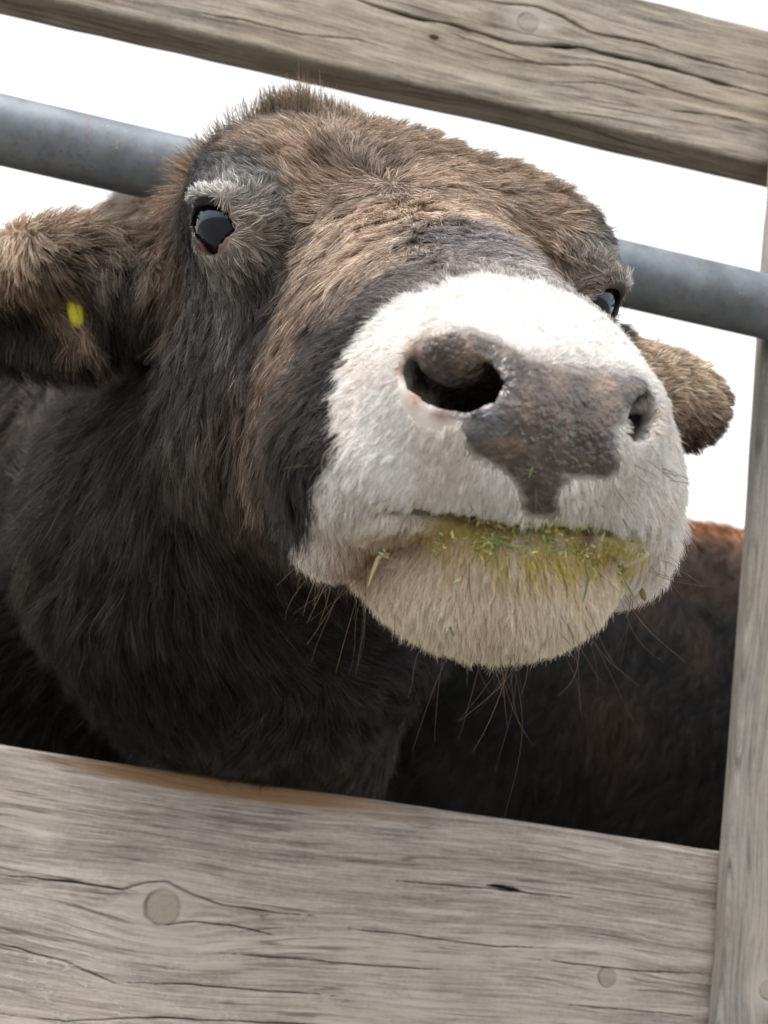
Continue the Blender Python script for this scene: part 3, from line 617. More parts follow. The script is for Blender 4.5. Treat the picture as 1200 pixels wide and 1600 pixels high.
# make faces point outwards
fn = np.cross(Vw[Fc[:, 1]] - Vw[Fc[:, 0]], Vw[Fc[:, 2]] - Vw[Fc[:, 0]]); nw = (Nh @ HR.T) @ W.T
if (fn * nw[Fc[:, 0]]).sum(1).mean() < 0: Fc = Fc[:, ::-1]

def skin_material():
    k = NB('cow_skin'); co, x, y, z = k.coords()
    at = k.n('ShaderNodeAttribute', attribute_name='col'); pm = k.n('ShaderNodeAttribute', attribute_name='pad'); lm = k.n('ShaderNodeAttribute', attribute_name='lid'); tn = k.n('ShaderNodeAttribute', attribute_name='tan')
    gm = k.n('ShaderNodeAttribute', attribute_name='gum')
    a = k.noise(co, 150, 5, 0.65); b = k.noise(co, 420, 3, 0.6); c = k.noise(co, 60, 3, 0.6)
    vo = k.n('ShaderNodeTexVoronoi', feature='SMOOTH_F1'); vo.inputs['Scale'].default_value = 430; wv = k.n('ShaderNodeVectorMath', operation='ADD'); k.put(wv.inputs[0], co); sc_ = k.n('ShaderNodeTexNoise'); k.put(sc_.inputs['Vector'], co); sc_.inputs['Scale'].default_value = 160; sv_ = k.n('ShaderNodeVectorMath', operation='SCALE'); k.put(sv_.inputs[0], sc_.outputs['Color']); sv_.inputs['Scale'].default_value = 0.006; k.put(wv.inputs[1], sv_.outputs[0]); k.put(vo.inputs['Vector'], wv.outputs[0])
    vd = vo.outputs['Distance']
    dark = k.mix(k.ramp(a, 0.35, 0.65), (0.030, 0.025, 0.024), (0.105, 0.080, 0.069))
    tan = k.mix(k.ramp(b, 0.35, 0.65), (0.20, 0.135, 0.105), (0.42, 0.29, 0.22))
    tf = k.math('MULTIPLY', k.ramp(k.math('ADD', k.math('MULTIPLY', a, 0.4), k.math('MULTIPLY', c, 0.6)), 0.42, 0.56), tn.outputs['Fac'])
    nose = k.mix(tf, dark, tan)
    nose = k.mix(k.ramp(vd, 0.0, 0.8, 0.0, 0.6), nose, k.mix(0.5, nose, (0.015, 0.012, 0.012)))
    blue = k.n('ShaderNodeAttribute', attribute_name='blue')
    nose = k.mix(k.math('MULTIPLY', blue.outputs['Fac'], k.ramp(a, 0.35, 0.6, 0.4, 0.85)), nose, (0.16, 0.18, 0.23))
    lid = k.mix(k.ramp(lm.outputs['Fac'], 0.2, 0.9), (0.20, 0.105, 0.08), (0.035, 0.024, 0.024))
    col = k.mix(pm.outputs['Fac'], at.outputs['Color'], nose)
    col = k.mix(gm.outputs['Fac'], col, k.mix(a, (0.16, 0.07, 0.06), (0.36, 0.18, 0.15)))
    lc = k.n('ShaderNodeAttribute', attribute_name='lidcol')
    col = k.mix(k.ramp(lm.outputs['Fac'], 0.0, 0.5), col, lc.outputs['Color'])
    k.put(k.b.inputs['Base Color'], col)
    wet = k.math('MAXIMUM', pm.outputs['Fac'], k.math('MAXIMUM', lm.outputs['Fac'], gm.outputs['Fac']))
    ro = k.math('SUBTRACT', 0.78, k.math('MULTIPLY', wet, k.ramp(c, 0.35, 0.58, 0.44, 0.66)))
    k.put(k.b.inputs['Roughness'], ro); k.put(k.b.inputs['Specular IOR Level'], k.math('ADD', 0.35, k.math('MULTIPLY', pm.outputs['Fac'], 0.45)))
    h = k.math('MULTIPLY', k.math('ADD', k.math('MULTIPLY', vd, -1.2), k.math('MULTIPLY', a, 1.4)), k.math('MAXIMUM', pm.outputs['Fac'], 0.1))
    k.bump(h, 0.85, 0.0011)
    return k.m
def fur_material(name, rough=0.55, spec=0.25):
    k = NB(name); at = k.n('ShaderNodeAttribute', attribute_name='col')
    k.put(k.b.inputs['Base Color'], at.outputs['Color']); k.b.inputs['Roughness'].default_value = rough; k.b.inputs['Specular IOR Level'].default_value = spec
    return k.m
SKIN, FUR = skin_material(), fur_material('fur')

body = mesh_obj('body', Vw - np.array(cow.location), Fc, SKIN); body.parent = cow
def set_attr(me, name, typ, vals, dom='POINT'):
    a = me.attributes.new(name, typ, dom)
    if typ == 'FLOAT_COLOR': a.data.foreach_set('color', np.concatenate([vals, np.ones((len(vals), 1))], 1).astype(np.float32).ravel())
    else: a.data.foreach_set('value', np.asarray(vals, np.float32))
def near_px(P, spots):
    G, _ = hits(CS, [(s[0], s[1]) for s in spots]); out = np.zeros(len(P))
    for g, s in zip(G, spots): out = np.maximum(out, s[3] * np.exp(-((P - g) ** 2).sum(1) / (2 * s[2] ** 2)))
    return np.clip(out, 0, 1)
BLUE = [(770, 655, 0.005, 0.9), (740, 672, 0.004, 0.8), (712, 680, 0.004, 0.6), (795, 625, 0.003, 0.7), (965, 690, 0.003, 0.8), (975, 585, 0.003, 0.6), (840, 700, 0.003, .3)]  # blue-grey highlights of the moist pad, painted as colour
TAN = [(690, 515, 0.006, 1), (740, 520, 0.007, 1), (800, 560, 0.008, 0.9), (815, 620, 0.006, 0.9), (860, 590, 0.007, 0.7), (950, 600, 0.007, 1), (955, 650, 0.005, 0.8), (800, 690, 0.006, 0.6), (880, 640, 0.008, 0.45), (770, 650, .005, .6)]
PINK = [(645, 540, 0.005, 0.95), (650, 620, 0.004, 0.9), (690, 645, 0.003, 0.8), (740, 648, 0.003, 0.8), (1024, 650, 0.003, 0.9), (1014, 682, 0.004, 0.8), (628, 575, 0.003, 0.9), (990, 700, .004, .6)]
def skin_sets(P, me):
    pm = pad_mask(P); hm = hole_mask(P)
    hidden = np.clip((HOLE[(706, 606)][1] - 0.012 - P[:, 1]) / 0.006, 0, 1)
    base = coat_colour(P); pk = near_px(P, PINK)[:, None]
    base = base * (1 - pk) + np.array([0.33, 0.18, 0.13]) * pk
    # the skin under the coat shows through only a little
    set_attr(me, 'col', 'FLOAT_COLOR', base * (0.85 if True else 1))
    set_attr(me, 'pad', 'FLOAT', np.maximum(pm, near_px(P, [(984, 664, 0.0050, 1.6), (992, 652, 0.004, 1.4)]))); set_attr(me, 'tan', 'FLOAT', near_px(P, TAN)); set_attr(me, 'blue', 'FLOAT', near_px(P, BLUE))  # dark pad colour also painted into the right nostril to blacken its shaded hollow
    lm = lid_mask(P, 0.95, 1.2); set_attr(me, 'lid', 'FLOAT', lm)
    lc = np.tile(np.array([0.018, 0.014, 0.015]), (len(P), 1))
    for c, F, side in EYES:
        q = P - c; e = 0.75 * np.clip((q @ side) / 0.010 - 0.05, 0, 1) + 0.6 * np.clip((q @ F[0]) / 0.010 - 0.6, 0, 1); e = np.clip(e, 0, 1)[:, None]
        lc = np.where((np.linalg.norm(q, axis=1) < 0.04)[:, None], lc * (1 - e) + np.array([0.20, 0.10, 0.08]) * e, lc)
    set_attr(me, 'lidcol', 'FLOAT_COLOR', lc)
    set_attr(me, 'gum', 'FLOAT', gum_mask(P) * (1 - pm))
skin_sets(Vh, body.data)

# eyes
def eye_material():
    k = NB('dark_eye'); k.b.inputs['Base Color'].default_value = (0.006, 0.005, 0.005, 1); k.b.inputs['Roughness'].default_value = 0.03
    k.b.inputs['Specular IOR Level'].default_value = 0.8; k.b.inputs['Specular Tint'].default_value = (0.62, 0.80, 1.0, 1)
    return k.m
EM = eye_material()
for c, F, side in EYES:
    r = 0.0185; V = []; Fq = []; n, m = 24, 36; c2 = c - F[2] * (r - 0.0036)
    for i in range(1, n):
        for j in range(m):
            a, b = math.pi * i / n, 2 * math.pi * j / m
            v = np.array([math.sin(a) * math.cos(b), math.sin(a) * math.sin(b), math.cos(a)])
            bulge = 1 + 0.05 * max(0, v[2]) ** 3
            V.append(c2 + (F[0] * v[0] + F[1] * v[1] + F[2] * v[2]) * r * bulge)
    V.append(c2 + F[2] * r * 1.05); V.append(c2 - F[2] * r)
    for i in range(n - 2):
        for j in range(m): k2 = (j + 1) % m; Fq.append((i * m + j, (i + 1) * m + j, (i + 1) * m + k2, i * m + k2))
    for j in range(m): k2 = (j + 1) % m; Fq.append((len(V) - 2, j, k2)); Fq.append((len(V) - 1, (n - 2) * m + k2, (n - 2) * m + j))
    Vv = h2w(np.array(V)) - np.array(cow.location); o = mesh_obj('eye', Vv, Fq, EM); o.parent = cow
    bm_fix = o.data
    import bmesh
    bm = bmesh.new(); bm.from_mesh(bm_fix); bmesh.ops.recalc_face_normals(bm, faces=bm.faces); bm.to_mesh(bm_fix); bm.free()

# ------------------------------------------------------------------ coats of hair, as curves rooted on the skin
def scatter(V, F, dens_fn, n_total):
    tri = np.concatenate([F[:, [0, 1, 2]], F[:, [0, 2, 3]]]); a, b, c = V[tri[:, 0]], V[tri[:, 1]], V[tri[:, 2]]
    area = np.linalg.norm(np.cross(b - a, c - a), axis=1) / 2; w = area * dens_fn((a + b + c) / 3); w = w / w.sum()
    idx = rng.choice(len(tri), n_total, p=w); u = rng.random(n_total); v = rng.random(n_total); f = u + v > 1; u[f] = 1 - u[f]; v[f] = 1 - v[f]
    return a[idx] + (b - a)[idx] * u[:, None] + (c - a)[idx] * v[:, None]
def make_hair(name, roots, nrm, comb, length, lift, col, parent, mat, rad, npts=5, clump=0.5, cl_size=0.004, wave=0.10, root=0.85, tip=1.25):
    """roots, nrm and comb in world axes"""
    N = len(roots); L = length[:, None]
    # tufts: neighbouring hairs share a tip
    cells = np.floor(roots / cl_size[:, None] + noise(roots, 0.01, 41)[:, None] * 0.5).astype(np.int64) if np.ndim(cl_size) else np.floor(roots / cl_size).astype(np.int64)
    key = (cells[:, 0] * 73856093) ^ (cells[:, 1] * 19349663) ^ (cells[:, 2] * 83492791)
    _, inv = np.unique(key, return_inverse=True); k = inv.max() + 1
    cnt = np.bincount(inv, minlength=k)[:, None]
    mean = lambda A: np.stack([np.bincount(inv, A[:, i], k) for i in range(3)], 1) / cnt
    def hv(seed, n): r = np.random.default_rng(seed); return r.standard_normal((n, 3))
    cj = hv(3, k)[inv]
    d = norm(comb + cj * 0.16 + rng.standard_normal((N, 3)) * 0.10)
    n1 = np.sin(lift)[:, None]; c1 = np.cos(lift)[:, None]
    t = np.linspace(0, 1, npts)[:, None, None]
    bend = (t - 0.42 * t * t)
    P = roots[None] + L[None] * (nrm[None] * n1[None] * bend + d[None] * c1[None] * (0.55 * t + 0.45 * t * t))
    wv = rng.standard_normal((N, 3)); ph = rng.random(N)[None, :, None] * 6.28
    P = P + L[None] * wave * (wv[None] * np.sin(t * 3.2 + ph) - wv[None] * np.sin(ph)) * t * 0.6
    tgt = mean(P[-1])[inv]
    cw = np.clip(np.asarray(clump) * (0.6 + 0.8 * rng.random(N)), 0, 0.95)[:, None]
    P = P + ((tgt - P[-1])[None] * cw[None]) * t ** 1.6
    P = np.transpose(P, (1, 0, 2)).reshape(-1, 3)
    hc = bpy.data.hair_curves.new(name); hc.add_curves([npts] * N)
    hc.attributes['position'].data.foreach_set('vector', (P - np.array(parent.location)).astype(np.float32).ravel())
    rr = (rad[:, None] * np.array([1.0 - 0.8 * (i / (npts - 1)) ** 1.5 for i in range(npts)])[None]).astype(np.float32).ravel()
    a = hc.attributes.get('radius') or hc.attributes.new('radius', 'FLOAT', 'POINT'); a.data.foreach_set('value', rr)
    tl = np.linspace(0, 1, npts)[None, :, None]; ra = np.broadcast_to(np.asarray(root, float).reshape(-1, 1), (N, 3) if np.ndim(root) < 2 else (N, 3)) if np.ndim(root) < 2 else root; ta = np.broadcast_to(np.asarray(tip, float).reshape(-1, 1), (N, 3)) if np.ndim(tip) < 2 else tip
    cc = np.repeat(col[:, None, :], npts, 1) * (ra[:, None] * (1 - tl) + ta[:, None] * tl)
    cc = np.concatenate([np.clip(cc, 0, 0.92), np.ones((N, npts, 1))], -1).astype(np.float32)
    a = hc.attributes.new('col', 'FLOAT_COLOR', 'POINT'); a.data.foreach_set('color', cc.ravel())
    hc.materials.append(mat)
    o = bpy.data.objects.new(name, hc); C.objects.link(o); o.parent = parent
    return o
def to_w(D): return (D @ HR.T) @ W.T

def cow_density(P):
    dist = np.linalg.norm(P - ORG, axis=1); n = grad(CS, P, 2e-3); v = norm(ORG - P); f = (n * v).sum(1)
    w = 1.0 / np.maximum(dist, 0.4) ** 2 * np.where(dist > 1.15, 0.6, 1.0)
    w = w * np.where(f < -0.25, 0.10, np.where(f < 0.0, 0.7, 1.0)) * np.where(dist > 1.9, 0.3, 1)
    w = w * np.where(P @ DOWN > 1.2, 0.2, 1)
    w = w * (1 - np.clip(pad_mask(P) * 1.5, 0, 1)) * (1 - np.clip(lid_mask(P, 0.92, 1.22) * 2.5, 0, 1)) * (1 - hole_mask(P))
    w = w * (1 + 2.5 * np.exp(-((P - np.array([-0.074, -0.136, 0.058])) ** 2 / np.array([0.080, 0.034, 0.035]) ** 2).sum(1)))
    w = w * (1 - 0.8 * near_px(P, PINK)) * (1 + 1.1 * white_mask(P)) * (1 - gum_mask(P))
    return w
NH = 60000 if QUICK else 950000
R0 = scatter(Vh, Fc, cow_density, NH)
R0 = R0 - grad(CS, R0, 1e-3) * (CS(R0))[:, None]
N0 = grad(CS, R0, 2.5e-3)
fl = blend(R0, FP, np.concatenate([FD * 1.0, FL[:, None], FA_[:, None]], 1), 0.016)
comb = fl[:, :3]; weak = np.linalg.norm(comb, axis=1) < 0.2
far = np.clip((np.linalg.norm(R0 - ORG, axis=1) - 1.3) / 0.3, 0, 1)[:, None]
comb = comb * (1 - far) + (norm(DOWN * 0.7 + norm((w2h((-0.2, 9, 0.6)) - w2h((-0.2, 0, 0.6))))))[None] * far
wm = white_mask(R0)
comb = comb + (np.stack([noise(R0, 0.012, 51 + i) for i in range(3)], 1) * 0.35 + np.stack([noise(R0, 0.004, 61 + i) for i in range(3)], 1) * 0.22) * (1 - 0.7 * wm)[:, None]
comb = norm(comb - N0 * (comb * N0).sum(1, keepdims=True))
ln = fl[:, 3] * (1 - 0.35 * np.clip((R0[:, 1] - 0.19) / 0.03, 0, 1) * np.clip((R0[:, 2] + 0.09) / 0.04, 0, 1)) * (0.75 + 0.5 * rng.random(len(R0))) * np.where((R0[:, 1] > -0.1) & (R0[:, 2] > -0.16), 0.82, 1); lf = fl[:, 4] + rng.normal(0, 0.10, len(R0))
# the poll: a ruff of upstanding hair on the crown, and curls along the ridge
crown = np.exp(-((R0 - np.array([-0.074, -0.136, 0.058])) ** 2 / np.array([0.080, 0.034, 0.035]) ** 2).sum(1)); ridge = np.exp(-((R0 - np.array([0.03, -0.12, 0.075])) ** 2 / np.array([0.10, 0.035, 0.03]) ** 2).sum(1))
up = norm(np.stack([-0.10 + (R0[:, 0] + 0.07) * 6, np.full(len(R0), -0.3), np.ones(len(R0))], 1) + 0.5 * np.stack([noise(R0, 0.012, 81 + i) for i in range(3)], 1))
k_ = np.clip(crown * 1.6, 0, 1)[:, None]; comb = norm(comb * (1 - k_) + up * k_); lf = lf * (1 - k_[:, 0]) + np.radians(72) * k_[:, 0]
mth = 1 - 0.25 * np.exp(-(np.sqrt(((R0[:, None] - MOUTH[None]) ** 2).sum(-1)).min(1) / 0.010) ** 2); ln = ln * np.where(R0[:, 2] > -0.0625, 1.0 + 0.35 * np.exp(-(np.sqrt(((R0[:, None] - MOUTH[None]) ** 2).sum(-1)).min(1) / 0.010) ** 2), mth) * (1 - 0.25 * wm); lf = lf * (1 - 0.25 * wm)
ln = np.maximum(ln, (0.037 + 0.012 * noise(R0, 0.016, 88)) * np.clip(crown * 1.5, 0, 1) * (0.7 + 0.5 * rng.random(len(R0)))); ln = np.maximum(ln, 0.026 * ridge)
lf = np.maximum(lf, np.radians(48) * ridge)
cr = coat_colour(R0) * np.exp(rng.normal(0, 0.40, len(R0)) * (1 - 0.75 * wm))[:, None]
grey = (rng.random(len(R0)) < 0.10) & (wm < 0.5)
cr[grey] = cr[grey] * 1.9 + 0.012
dist = np.linalg.norm(R0 - ORG, axis=1)
rad = (0.00013 + 0.00006 * rng.random(len(R0))) * np.clip(dist / 0.5, 0.8, 2.8) * (0.90 if not QUICK else 2.2) * (1 - 0.25 * wm)
chn = wm * np.clip((-R0[:, 2] - 0.066) / 0.012, 0, 1)
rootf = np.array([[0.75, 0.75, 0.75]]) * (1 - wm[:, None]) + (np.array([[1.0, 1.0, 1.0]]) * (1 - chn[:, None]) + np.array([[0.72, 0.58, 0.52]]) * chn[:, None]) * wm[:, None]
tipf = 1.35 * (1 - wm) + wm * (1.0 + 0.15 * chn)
clz = np.where(wm > 0.5, 0.0035 - 0.0010 * chn, 0.0060) * np.clip(dist / 0.6, 0.8, 2.5) * (1 + 0.8 * ridge)
clz = np.round(clz / 0.0015) * 0.0015
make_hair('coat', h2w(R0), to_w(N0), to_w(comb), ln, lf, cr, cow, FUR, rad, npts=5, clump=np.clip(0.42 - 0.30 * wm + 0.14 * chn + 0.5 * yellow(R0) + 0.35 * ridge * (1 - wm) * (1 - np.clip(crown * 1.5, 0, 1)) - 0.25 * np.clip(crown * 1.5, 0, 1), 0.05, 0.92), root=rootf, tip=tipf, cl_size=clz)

# ear tag, a small yellow button in the near ear
def ear_tag():
    P, _ = hits(CS, [(128, 484), (131, 500)]); n = grad(CS, P[:1], 3e-3)[0]; F = frame(P[1] - P[0], n); c = P[0] + F[2] * 0.0045
    V = []; Fq = []; m = 28; prof = [(0.0, 0.006), (0.006, 0.0058), (0.0095, 0.004), (0.0135, 0.0035), (0.0140, 0.002), (0.0135, 0.0), (0.004, -0.001), (0.004, -0.016), (0.0, -0.016)]
    for r, h in prof:
        for j in range(m):
            a = 2 * math.pi * j / m; V.append(c + F[2] * h + (F[0] * math.cos(a) * 1.15 + F[1] * math.sin(a) * 0.62) * r * 0.72)
    for i in range(len(prof) - 1):
        for j in range(m): k2 = (j + 1) % m; Fq.append((i * m + j, i * m + k2, (i + 1) * m + k2, (i + 1) * m + j))
    k = NB('yellow_plastic'); co, x, y, z = k.coords()
    k.put(k.b.inputs['Base Color'], k.mix(k.noise(co, 300, 3), (0.62, 0.58, 0.02), (0.85, 0.80, 0.06))); k.b.inputs['Roughness'].default_value = 0.4
    o = mesh_obj('ear_tag', h2w(np.array(V)) - np.array(cow.location), Fq, k.m); o.parent = cow
ear_tag()

# long stiff whiskers on lips and chin
def whiskers():
    spots = []
    r2 = np.random.default_rng(12)
    for (px, py, dx, dy, n, ln) in ((790, 1015, 0.1, 1, 20, 28), (700, 1000, -0.35, 0.9, 10, 25), (900, 985, 0.5, 0.9, 12, 30), (560, 900, -0.6, 0.8, 16, 26), (500, 860, -0.1, 1, 10, 20), (980, 930, 0.45, 0.9, 12, 26), (1030, 880, 0.8, 0.6, 8, 20), (760, 840, 0.2, 0.9, 8, 14),
                                    (600, 780, -0.8, 0.4, 10, 14), (540, 700, -0.8, 0.4, 8, 14), (1035, 740, 0.9, 0.4, 8, 16), (960, 780, 0.5, 0.8, 6, 14), (760, 770, 0.0, 1, 6, 13), (880, 780, 0.1, 1, 6, 13), (650, 430, -0.8, -0.2, 4, 20), (420, 420, 0.6, -0.3, 3, 22)):
        for _ in range(n):
            spots.append((px + r2.normal(0, 28), py + r2.normal(0, 14), dx + r2.normal(0, 0.35), dy + r2.normal(0, 0.25), ln * (0.5 + r2.random())))
    spots += [(800, 1022, 0.6, 0.9, 62), (800, 1020, -0.15, 1, 38), (870, 1000, 0.8, 0.75, 42), (815, 1015, -0.4, 1, 30), (1010, 930, 0.5, 1, 30), (1000, 935, 0.1, 1, 22), (870, 1010, 0.1, 1, 32)]
    P, ok = hits(CS, spots_xy(spots)); n = grad(CS, P, 3e-3)
    D = np.array([[s[2], s[3], -0.25] for s in spots]) @ HR; D = norm(D); L = np.array([s[4] for s in spots]) * 1e-3
    P, n, D, L = P[ok], n[ok], D[ok], L[ok]; N = len(P)
    make_hair('whisker_hair', h2w(P), to_w(n), to_w(norm(D - n * np.minimum((D * n).sum(1, keepdims=True), 0))), L, np.full(N, 0.55), np.tile([0.10, 0.07, 0.05], (N, 1)) * (0.5 + r2.random((N, 1)) * 1.8), cow, FUR, np.full(N, 0.00012), npts=8, clump=0.0, cl_size=0.01, wave=0.16)
def spots_xy(s): return [(a[0], a[1]) for a in s]
whiskers()

# ------------------------------------------------------------------ the second cow, standing side-on behind the first
def cow2_shape():
    S = Shape(); g = lambda px, py, y: at_y(px, py, y)
    S.ell((1.05, 2.10, 0.99), (0.95, 0.30, 0.355), 0.1)
    S.ell((0.55, 2.08, 0.95), (0.42, 0.30, 0.37), 0.1)
    S.ell((1.55, 2.10, 1.00), (0.36, 0.26, 0.38), 0.1)
    S.cone((1.75, 2.08, 1.05), (2.25, 1.95, 1.22), 0.22, 0.15, 0.1)
    S.cone((2.25, 1.95, 1.22), (2.62, 1.86, 1.02), 0.13, 0.075, 0.06)
    for s in (-1, 1): S.ell((2.20, 1.95 + s * 0.17, 1.27), (0.04, 0.10, 0.04), 0.03)
    for lx in (0.42, 1.62):
        for ly in (1.95, 2.25):
            S.cone((lx, ly, 0.75), (lx + 0.02, ly, 0.38), 0.13, 0.06, 0.06); S.cone((lx + 0.02, ly, 0.38), (lx, ly, 0.03), 0.055, 0.05, 0.02)
    S.cone((0.14, 2.08, 1.15), (0.06, 2.08, 0.5), 0.025, 0.03, 0.03)
    return S
S2 = cow2_shape()
V2, F2 = surface_nets(S2, np.arange(-0.1, 2.9, 0.025), np.arange(1.5, 2.6, 0.025), np.arange(-0.05, 1.6, 0.025))
N2 = grad(S2, V2, 4e-3)
fn2 = np.cross(V2[F2[:, 1]] - V2[F2[:, 0]], V2[F2[:, 2]] - V2[F2[:, 0]])
if (fn2 * N2[F2[:, 0]]).sum(1).mean() < 0: F2 = F2[:, ::-1]
cow2 = empty('cow', (1.0, 2.1, 0.0)); tag(cow2, 'dark reddish cow seen only as a flank and back, right of the chin', 'cow')
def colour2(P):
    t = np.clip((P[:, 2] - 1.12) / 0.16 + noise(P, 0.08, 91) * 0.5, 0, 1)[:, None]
    c = np.array([0.007, 0.006, 0.006]) * (1 - t) + np.array([0.080, 0.043, 0.028]) * t  # shade on the lower flank is put into the colour, near-black below
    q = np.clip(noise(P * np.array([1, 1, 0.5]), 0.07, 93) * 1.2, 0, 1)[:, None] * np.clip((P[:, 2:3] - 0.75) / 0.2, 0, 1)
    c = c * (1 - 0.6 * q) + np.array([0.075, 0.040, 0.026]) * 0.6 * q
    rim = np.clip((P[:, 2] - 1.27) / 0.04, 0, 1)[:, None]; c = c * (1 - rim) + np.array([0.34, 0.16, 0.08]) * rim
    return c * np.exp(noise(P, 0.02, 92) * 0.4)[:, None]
b2 = mesh_obj('body', V2 - np.array(cow2.location), F2, None); b2.parent = cow2
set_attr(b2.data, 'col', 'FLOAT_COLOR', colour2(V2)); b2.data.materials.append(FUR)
E2 = np.array([0, 0, CAMZ])
def dens2(P):
    f = (grad(S2, P, 4e-3) * norm(E2 - P)).sum(1); return np.where(f < -0.2, 0.1, 1.0) * np.where(P[:, 0] > 1.5, 0.2, 1) * np.where(P[:, 2] < 0.55, 0.2, 1)
n2 = 15000 if QUICK else 50000
R2 = scatter(V2, F2, dens2, n2); M2 = grad(S2, R2, 4e-3)
cb = np.tile([-0.35, 0.0, -0.9], (n2, 1)) + np.stack([noise(R2, 0.05, 95 + i) for i in range(3)], 1) * 0.7
cb = norm(cb - M2 * (cb * M2).sum(1, keepdims=True))
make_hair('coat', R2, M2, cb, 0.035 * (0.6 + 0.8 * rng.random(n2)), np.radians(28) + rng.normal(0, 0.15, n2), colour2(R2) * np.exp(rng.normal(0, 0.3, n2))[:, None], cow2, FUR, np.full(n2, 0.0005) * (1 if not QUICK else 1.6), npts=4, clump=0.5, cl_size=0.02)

# ------------------------------------------------------------------ bits of fodder stuck to the lips
def leaf_mat(name, a, b):
    k = NB(name); co, x, y, z = k.coords(); k.put(k.b.inputs['Base Color'], k.mix(k.noise(co, 500, 3), a, b)); k.b.inputs['Roughness'].default_value = 0.5; return k.m
STRAW = leaf_mat('dry_straw', (0.50, 0.44, 0.22), (0.70, 0.64, 0.42)); GREEN = leaf_mat('green_blade', (0.09, 0.14, 0.045), (0.22, 0.26, 0.10)); BROWN = leaf_mat('brown_stem', (0.16, 0.12, 0.04), (0.30, 0.25, 0.08))
def bit(name, path, wid, mat, label, cat, lift=0.007, group=None, parent=None, thick=0.5):
    lift = lift + 0.003; pts, ok = hits(CS, path); dd = np.linalg.norm(pts - ORG, axis=1); pts = pts[ok & (np.abs(dd - np.median(dd)) < 0.03)]; n = norm(grad(CS, pts, 4e-3) + 0.6 * norm(ORG - pts)); P = h2w(pts + n * lift); nw_ = to_w(n)
    # fine resample
    t = np.linspace(0, len(P) - 1, 5 * (len(P) - 1) + 1); i = np.minimum(t.astype(int), len(P) - 2); f = (t - i)[:, None]
    Q = P[i] * (1 - f) + P[i + 1] * f; NN = norm(nw_[i] * (1 - f) + nw_[i + 1] * f)
    T = norm(np.gradient(Q, axis=0)); B = norm(np.cross(T, NN)); NN = np.cross(B, T)
    tt = np.linspace(0, 1, len(Q)); w = wid * 0.001 * np.interp(tt, [0, 0.15, 0.7, 1], [0.55, 1, 0.85, 0.2])
    V = []; F = []; m = 8
    for q in range(len(Q)):
        for j in range(m):
            a = 2 * math.pi * j / m; V.append(Q[q] + B[q] * math.cos(a) * w[q] / 2 + NN[q] * math.sin(a) * w[q] / 2 * thick)
    for q in range(len(Q) - 1):
        for j in range(m): k2 = (j + 1) % m; F.append((q * m + j, q * m + k2, (q + 1) * m + k2, (q + 1) * m + j))
    F.append(tuple(range(m))); F.append(tuple((len(Q) - 1) * m + j for j in reversed(range(m))))
    V = np.array(V); org = V.mean(0) if parent is None else np.array(parent.location)
    o = mesh_obj(name, V - org, F, mat)
    if parent is None: o.location = org; tag(o, label, cat, group)
    else: o.parent = parent
    return o
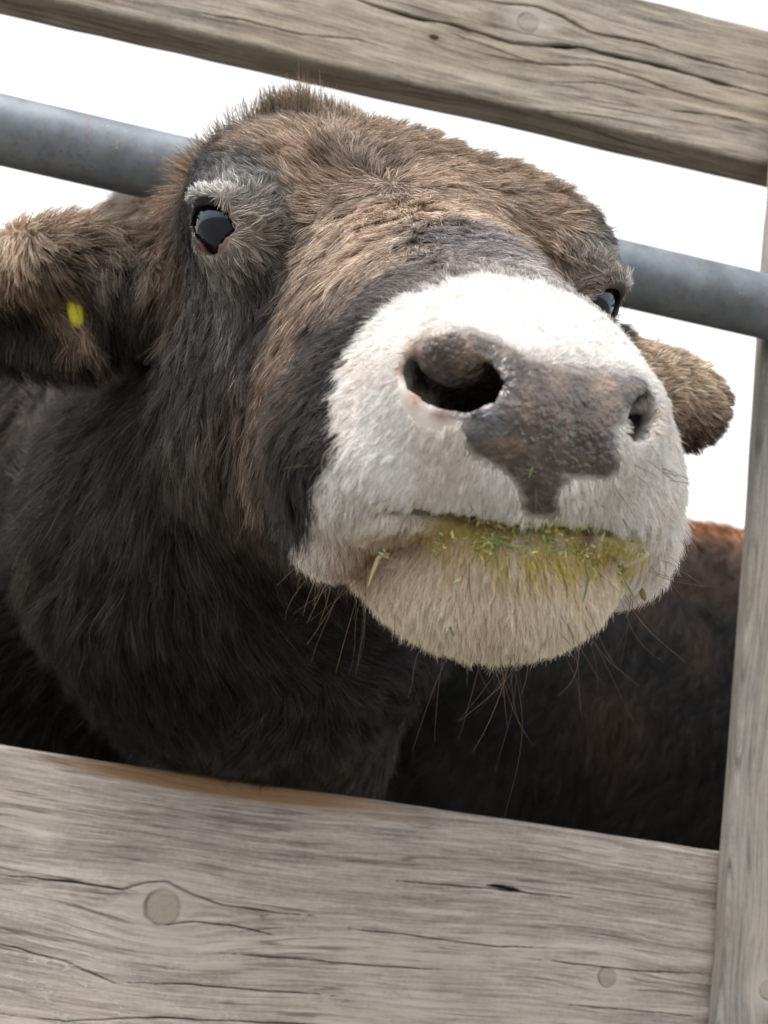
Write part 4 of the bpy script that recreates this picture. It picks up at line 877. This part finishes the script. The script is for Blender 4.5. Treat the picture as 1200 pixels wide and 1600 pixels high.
def crumbs():
    r3 = np.random.default_rng(5); n = 260
    px = np.clip(r3.normal(845, 78, n), 690, 1000); py = 812 + 0.10 * np.abs(px - 800) + np.abs(r3.normal(0, 30, n))
    P, ok = hits(CS, np.stack([px, py], 1)); dd = np.linalg.norm(P - ORG, axis=1); ok &= np.abs(dd - np.median(dd)) < 0.04; P = P[ok]; nn = norm(grad(CS, P, 4e-3) + 0.5 * norm(ORG - P))
    V = []; F = []
    for p, n_ in zip(P, nn):
        c = p + n_ * r3.uniform(0.003, 0.010); a = norm(r3.standard_normal(3)); b = norm(np.cross(a, r3.standard_normal(3))); c3 = np.cross(a, b)
        L, w_, t_ = r3.uniform(0.0006, 0.0022), r3.uniform(0.0003, 0.0007), 0.00015; o = len(V)
        for s in (-1, 1):
            for u, v in ((-1, -0.5), (0.1, -1), (1, -0.2), (0.8, 0.7), (-0.6, 1)): V.append(c + a * L * u * (1 + 0.2 * r3.standard_normal()) + b * w_ * v + c3 * t_ * s)
        F += [tuple(o + j for j in range(5)), tuple(o + 5 + j for j in reversed(range(5)))] + [(o + j, o + 5 + j, o + 5 + (j + 1) % 5, o + (j + 1) % 5) for j in range(5)]
    m = NB('chewed_grass'); co, x, y, z = m.coords(); q = m.noise(co, 260, 2)
    m.put(m.b.inputs['Base Color'], m.mix(m.ramp(q, 0.42, 0.58), (0.16, 0.22, 0.05), (0.62, 0.56, 0.20))); m.b.inputs['Roughness'].default_value = 0.35
    V = h2w(np.array(V)); org = V.mean(0); o = mesh_obj('chewed_grass', V - org, F, m.m, smooth=False); o.location = org
    tag(o, 'yellow green crumbs of chewed grass along the lower lip', 'chewed grass', kind='stuff')
crumbs()
G_ = 'bits of fodder stuck to the lips'
s1 = bit('straw', [(622, 836), (618, 852), (612, 872), (606, 888), (600, 905)], 2.0, STRAW, 'pale straw with a chaff flake on the lower lip left of the yellow stain', 'straw', 0.009, G_)
bit('chaff_flake', [(616, 836), (620, 848), (622, 858)], 4.2, STRAW, None, None, 0.0105, parent=s1, thick=0.25)
bit('leaf_scrap', [(608, 856), (616, 860), (622, 852)], 1.4, GREEN, None, None, 0.0108, parent=s1)
bit('stem', [(978, 898), (990, 912), (1003, 934)], 3.2, BROWN, 'short brown stem stuck at the right corner of the mouth', 'stem', 0.010, G_)
s2 = bit('straw', [(936, 882), (942, 904), (950, 918), (964, 930)], 1.6, STRAW, 'pale curled straw hanging just left of the brown stem', 'straw', 0.010, G_)
bit('grass_blade', [(930, 880), (934, 896), (946, 918), (954, 930)], 1.0, GREEN, 'thin green grass blade lying along the curled straw', 'grass blade', 0.0125, G_)
bit('grass_blade', [(884, 872), (890, 892), (888, 912), (886, 930)], 1.2, GREEN, 'green grass blade hanging down the middle of the lower lip', 'grass blade', 0.011, G_)
bit('grass_blade', [(712, 955), (718, 968)], 1.0, GREEN, 'tiny green scrap low on the middle of the chin', 'grass scrap', 0.012, G_)
bit('grass_blade', [(742, 842), (770, 836), (800, 850), (812, 846)], 0.9, GREEN, 'longest green grass blade lying across the yellow stain under the mouth', 'grass blade', 0.010, G_)
bit('grass_blade', [(828, 720), (822, 738)], 1.0, GREEN, 'green scrap at the lower edge of the dark nose pad', 'grass scrap', 0.004, G_)
bit('grass_blade', [(838, 858), (862, 850), (880, 862)], 0.9, GREEN, 'green grass blade under the middle of the mouth, right of the longest one', 'grass blade', 0.010, G_)
